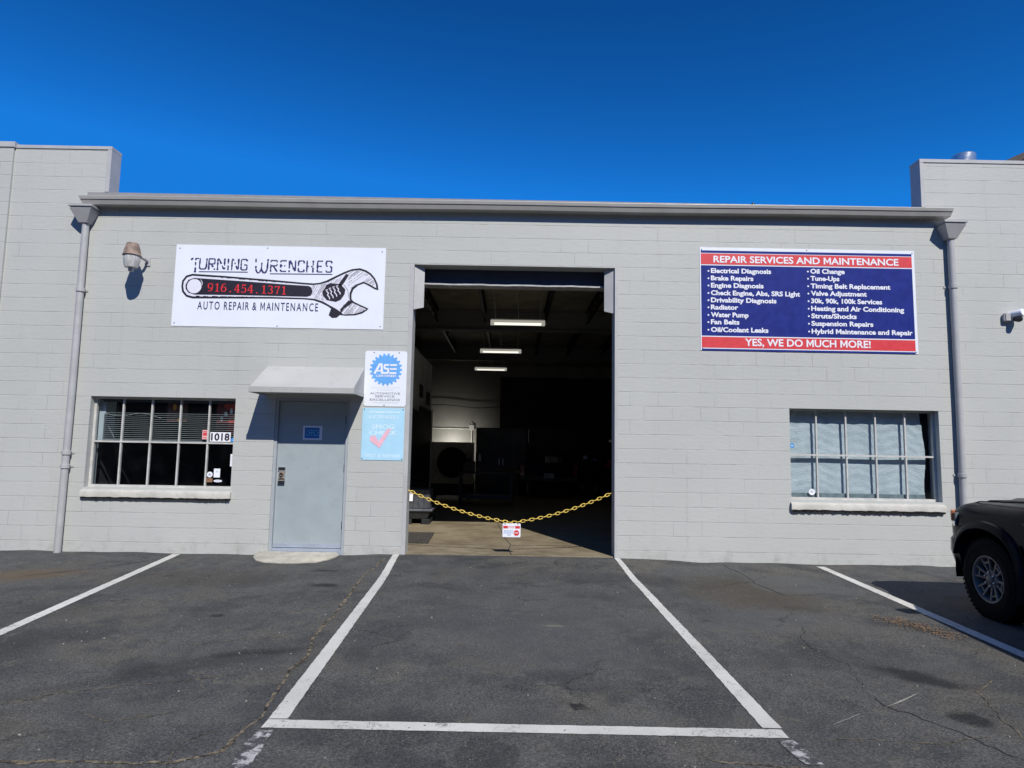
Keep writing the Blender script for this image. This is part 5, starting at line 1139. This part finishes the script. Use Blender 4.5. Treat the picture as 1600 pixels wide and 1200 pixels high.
        b = B(); b.hull8([(s * .93, .60, 1.15), (s * 1.14, .60, 1.13), (s * 1.14, .70, 1.13), (s * .93, .74, 1.15), (s * .95, .60, 1.30), (s * 1.13, .60, 1.29), (s * 1.12, .69, 1.27), (s * .95, .72, 1.28)]); mr = b.done('side_mirror', m_car, p, .02, True)
        b = B(); b.face([(s * .965, .598, 1.165), (s * 1.12, .598, 1.15), (s * 1.115, .598, 1.275), (s * .97, .598, 1.28)]); b.done('mirror_glass', m_metal, mr)
        for yh in (-.05, -.95): b = B(); b.box(min(s * .935, s * .955), max(s * .935, s * .955), yh - .1, yh + .1, 1.0, 1.03); b.done('door_handle', m_clad, p, .006)
        for y0 in (.86, -.32, -1.2):
            b = B(); b.box(min(s * .926, s * .9375), max(s * .926, s * .9375), y0 - .003, y0 + .003, .56, 1.08); b.done('door_seam', m_shadow, p)
        b = B(); b.tube([(s * .66, .0, 1.80), (s * .68, -.1, 1.84), (s * .68, -1.7, 1.84), (s * .66, -1.85, 1.79)], .018, 8); b.done('roof_rail', m_clad, p, 0, True)
        b = B(); b.hull8([(s * .72, -2.36, .98), (s * .86, -2.28, .98), (s * .885, -2.1, .98), (s * .72, -2.2, .98), (s * .70, -2.40, 1.22), (s * .83, -2.35, 1.22), (s * .86, -2.14, 1.22), (s * .70, -2.2, 1.22)]); b.done('taillight', m_taill, p, .01)
        # small red and silver fender badge
        b = B(); text_side(b, s, 'TRD', .955, 1.005, .980, .022); b.done('badge_lettering', m_rim, p)
        b = B(); text_side(b, s, 'PRO', .885, .945, .980, .022); b.done('badge_lettering', k_red, p)
    b = B(); pl2 = [(-.93, -2.1), (-.90, -2.35), (-.7, -2.45), (.7, -2.45), (.90, -2.35), (.93, -2.1)]; b.loft([[(x, y, z) for x, y in pl2] for z in (.48, .55, .74, .78)]); b.done('rear_bumper', m_car, p, .015, True)
    for ya in (AX_F, AX_R):
        for s in (-1, 1): wheel(p, s * .80, ya, s)
    return p
def text_side(b, s, t, y0, y1, z, cap):
    vs, fs = glyph_mesh(t, .01); lo, hi = cap_h(.01); k = cap / (hi - lo); a = min(v.x for v in vs); c = max(v.x for v in vs)
    bv = [b.b.verts.new((s * .9325, (y1 - (v.x - a) / (c - a) * (y1 - y0)) if s < 0 else (y0 + (v.x - a) / (c - a) * (y1 - y0)), z + (v.y - lo) * k)) for v in vs]
    for f in fs: b.b.faces.new([bv[i] for i in f])
car = suv((5.57, -4.29, -.052), R(-3.2), 'black off-road vehicle parked nose to the wall at the right edge')
def move(o, loc, rz, label): o.location = loc; o.rotation_euler = (0, 0, rz); o['label'] = label
c2_ = copy_tree(car); move(c2_, (3.58, 11.6, .056), R(1), 'dark vehicle deep inside the bay at right, showing one red taillight')
# blue pickup seen from behind
p = thing('pickup_truck', 'dark blue pickup parked facing away deep inside the bay', 'pickup', (1.22, 12.75, .056))
m_navy = paint('navy_car_paint', (.012, .018, .045))
b = B(); b.loft([[(-.86, y, .50), (.86, y, .50), (.90, y, .62), (.90, y, .98), (.86, y, 1.05), (-.86, y, 1.05), (-.90, y, .98), (-.90, y, .62)] for y in (-2.3, -.4)]); b.done('bed', m_navy, p, .02)
b = B(); b.loft([[(-.86, y, .45), (.86, y, .45), (.90, y, .62), (.90, y, .98), (.84, y, 1.08), (-.84, y, 1.08), (-.90, y, .98), (-.90, y, .62)] for y in (-.38, 1.5, 2.4)]); b.loft([[(-.84, y0, 1.081), (.84, y0, 1.081), (.68, y1, 1.66), (-.68, y1, 1.66)] for y0, y1 in ((-.36, -.25), (1.0, .45))]); b.done('cab', m_navy, p, .02)
b = B(); b.prism([(-.72, -.352, 1.16), (.72, -.352, 1.16), (.62, -.272, 1.60), (-.62, -.272, 1.60)], (0, -.01, 0)); b.done('rear_window', m_cglass, p)
b = B(); b.box(-.72, .72, -2.325, -2.301, .56, 1.03); b.box(-.12, .12, -2.335, -2.3255, .90, .96); b.done('tailgate', m_navy, p, .008)
b = B(); b.box(-.90, .90, -2.46, -2.33, .50, .64); b.done('rear_bumper', m_steel, p, .02)
b = B(); b.box(-.155, .155, -2.475, -2.4605, .60, .755); pb = b.done('license_plate', M('plate_white', (.50, .52, .56), .4), p)
for s in (-1, 1): b = B(); b.box(min(s * .74, s * .88), max(s * .74, s * .88), -2.33, -2.301, .66, 1.0); b.done('taillight', m_taill, p, .008)
for ya in (1.45, -1.45):
    for s in (-1, 1): wheel(p, s * .78, ya, s, .400, False)
b = B(); b.lathe([(.10, 0), (.13, .05), (.13, .10), (.05, .13), (.001, .13)], 18, Matrix.Translation((1.55, 11.0, 1.12)) @ Matrix.Rotation(R(60), 4, 'X')); b.box(1.15, 1.5, 10.8, 11.2, 1.11, 1.30); tag(b.done('engine_part', M('dull_alloy', (.25, .23, .2), .4, .7, .2, 8), smooth=False), 'dull metal engine part lying in the bed of the blue pickup', 'machine part')
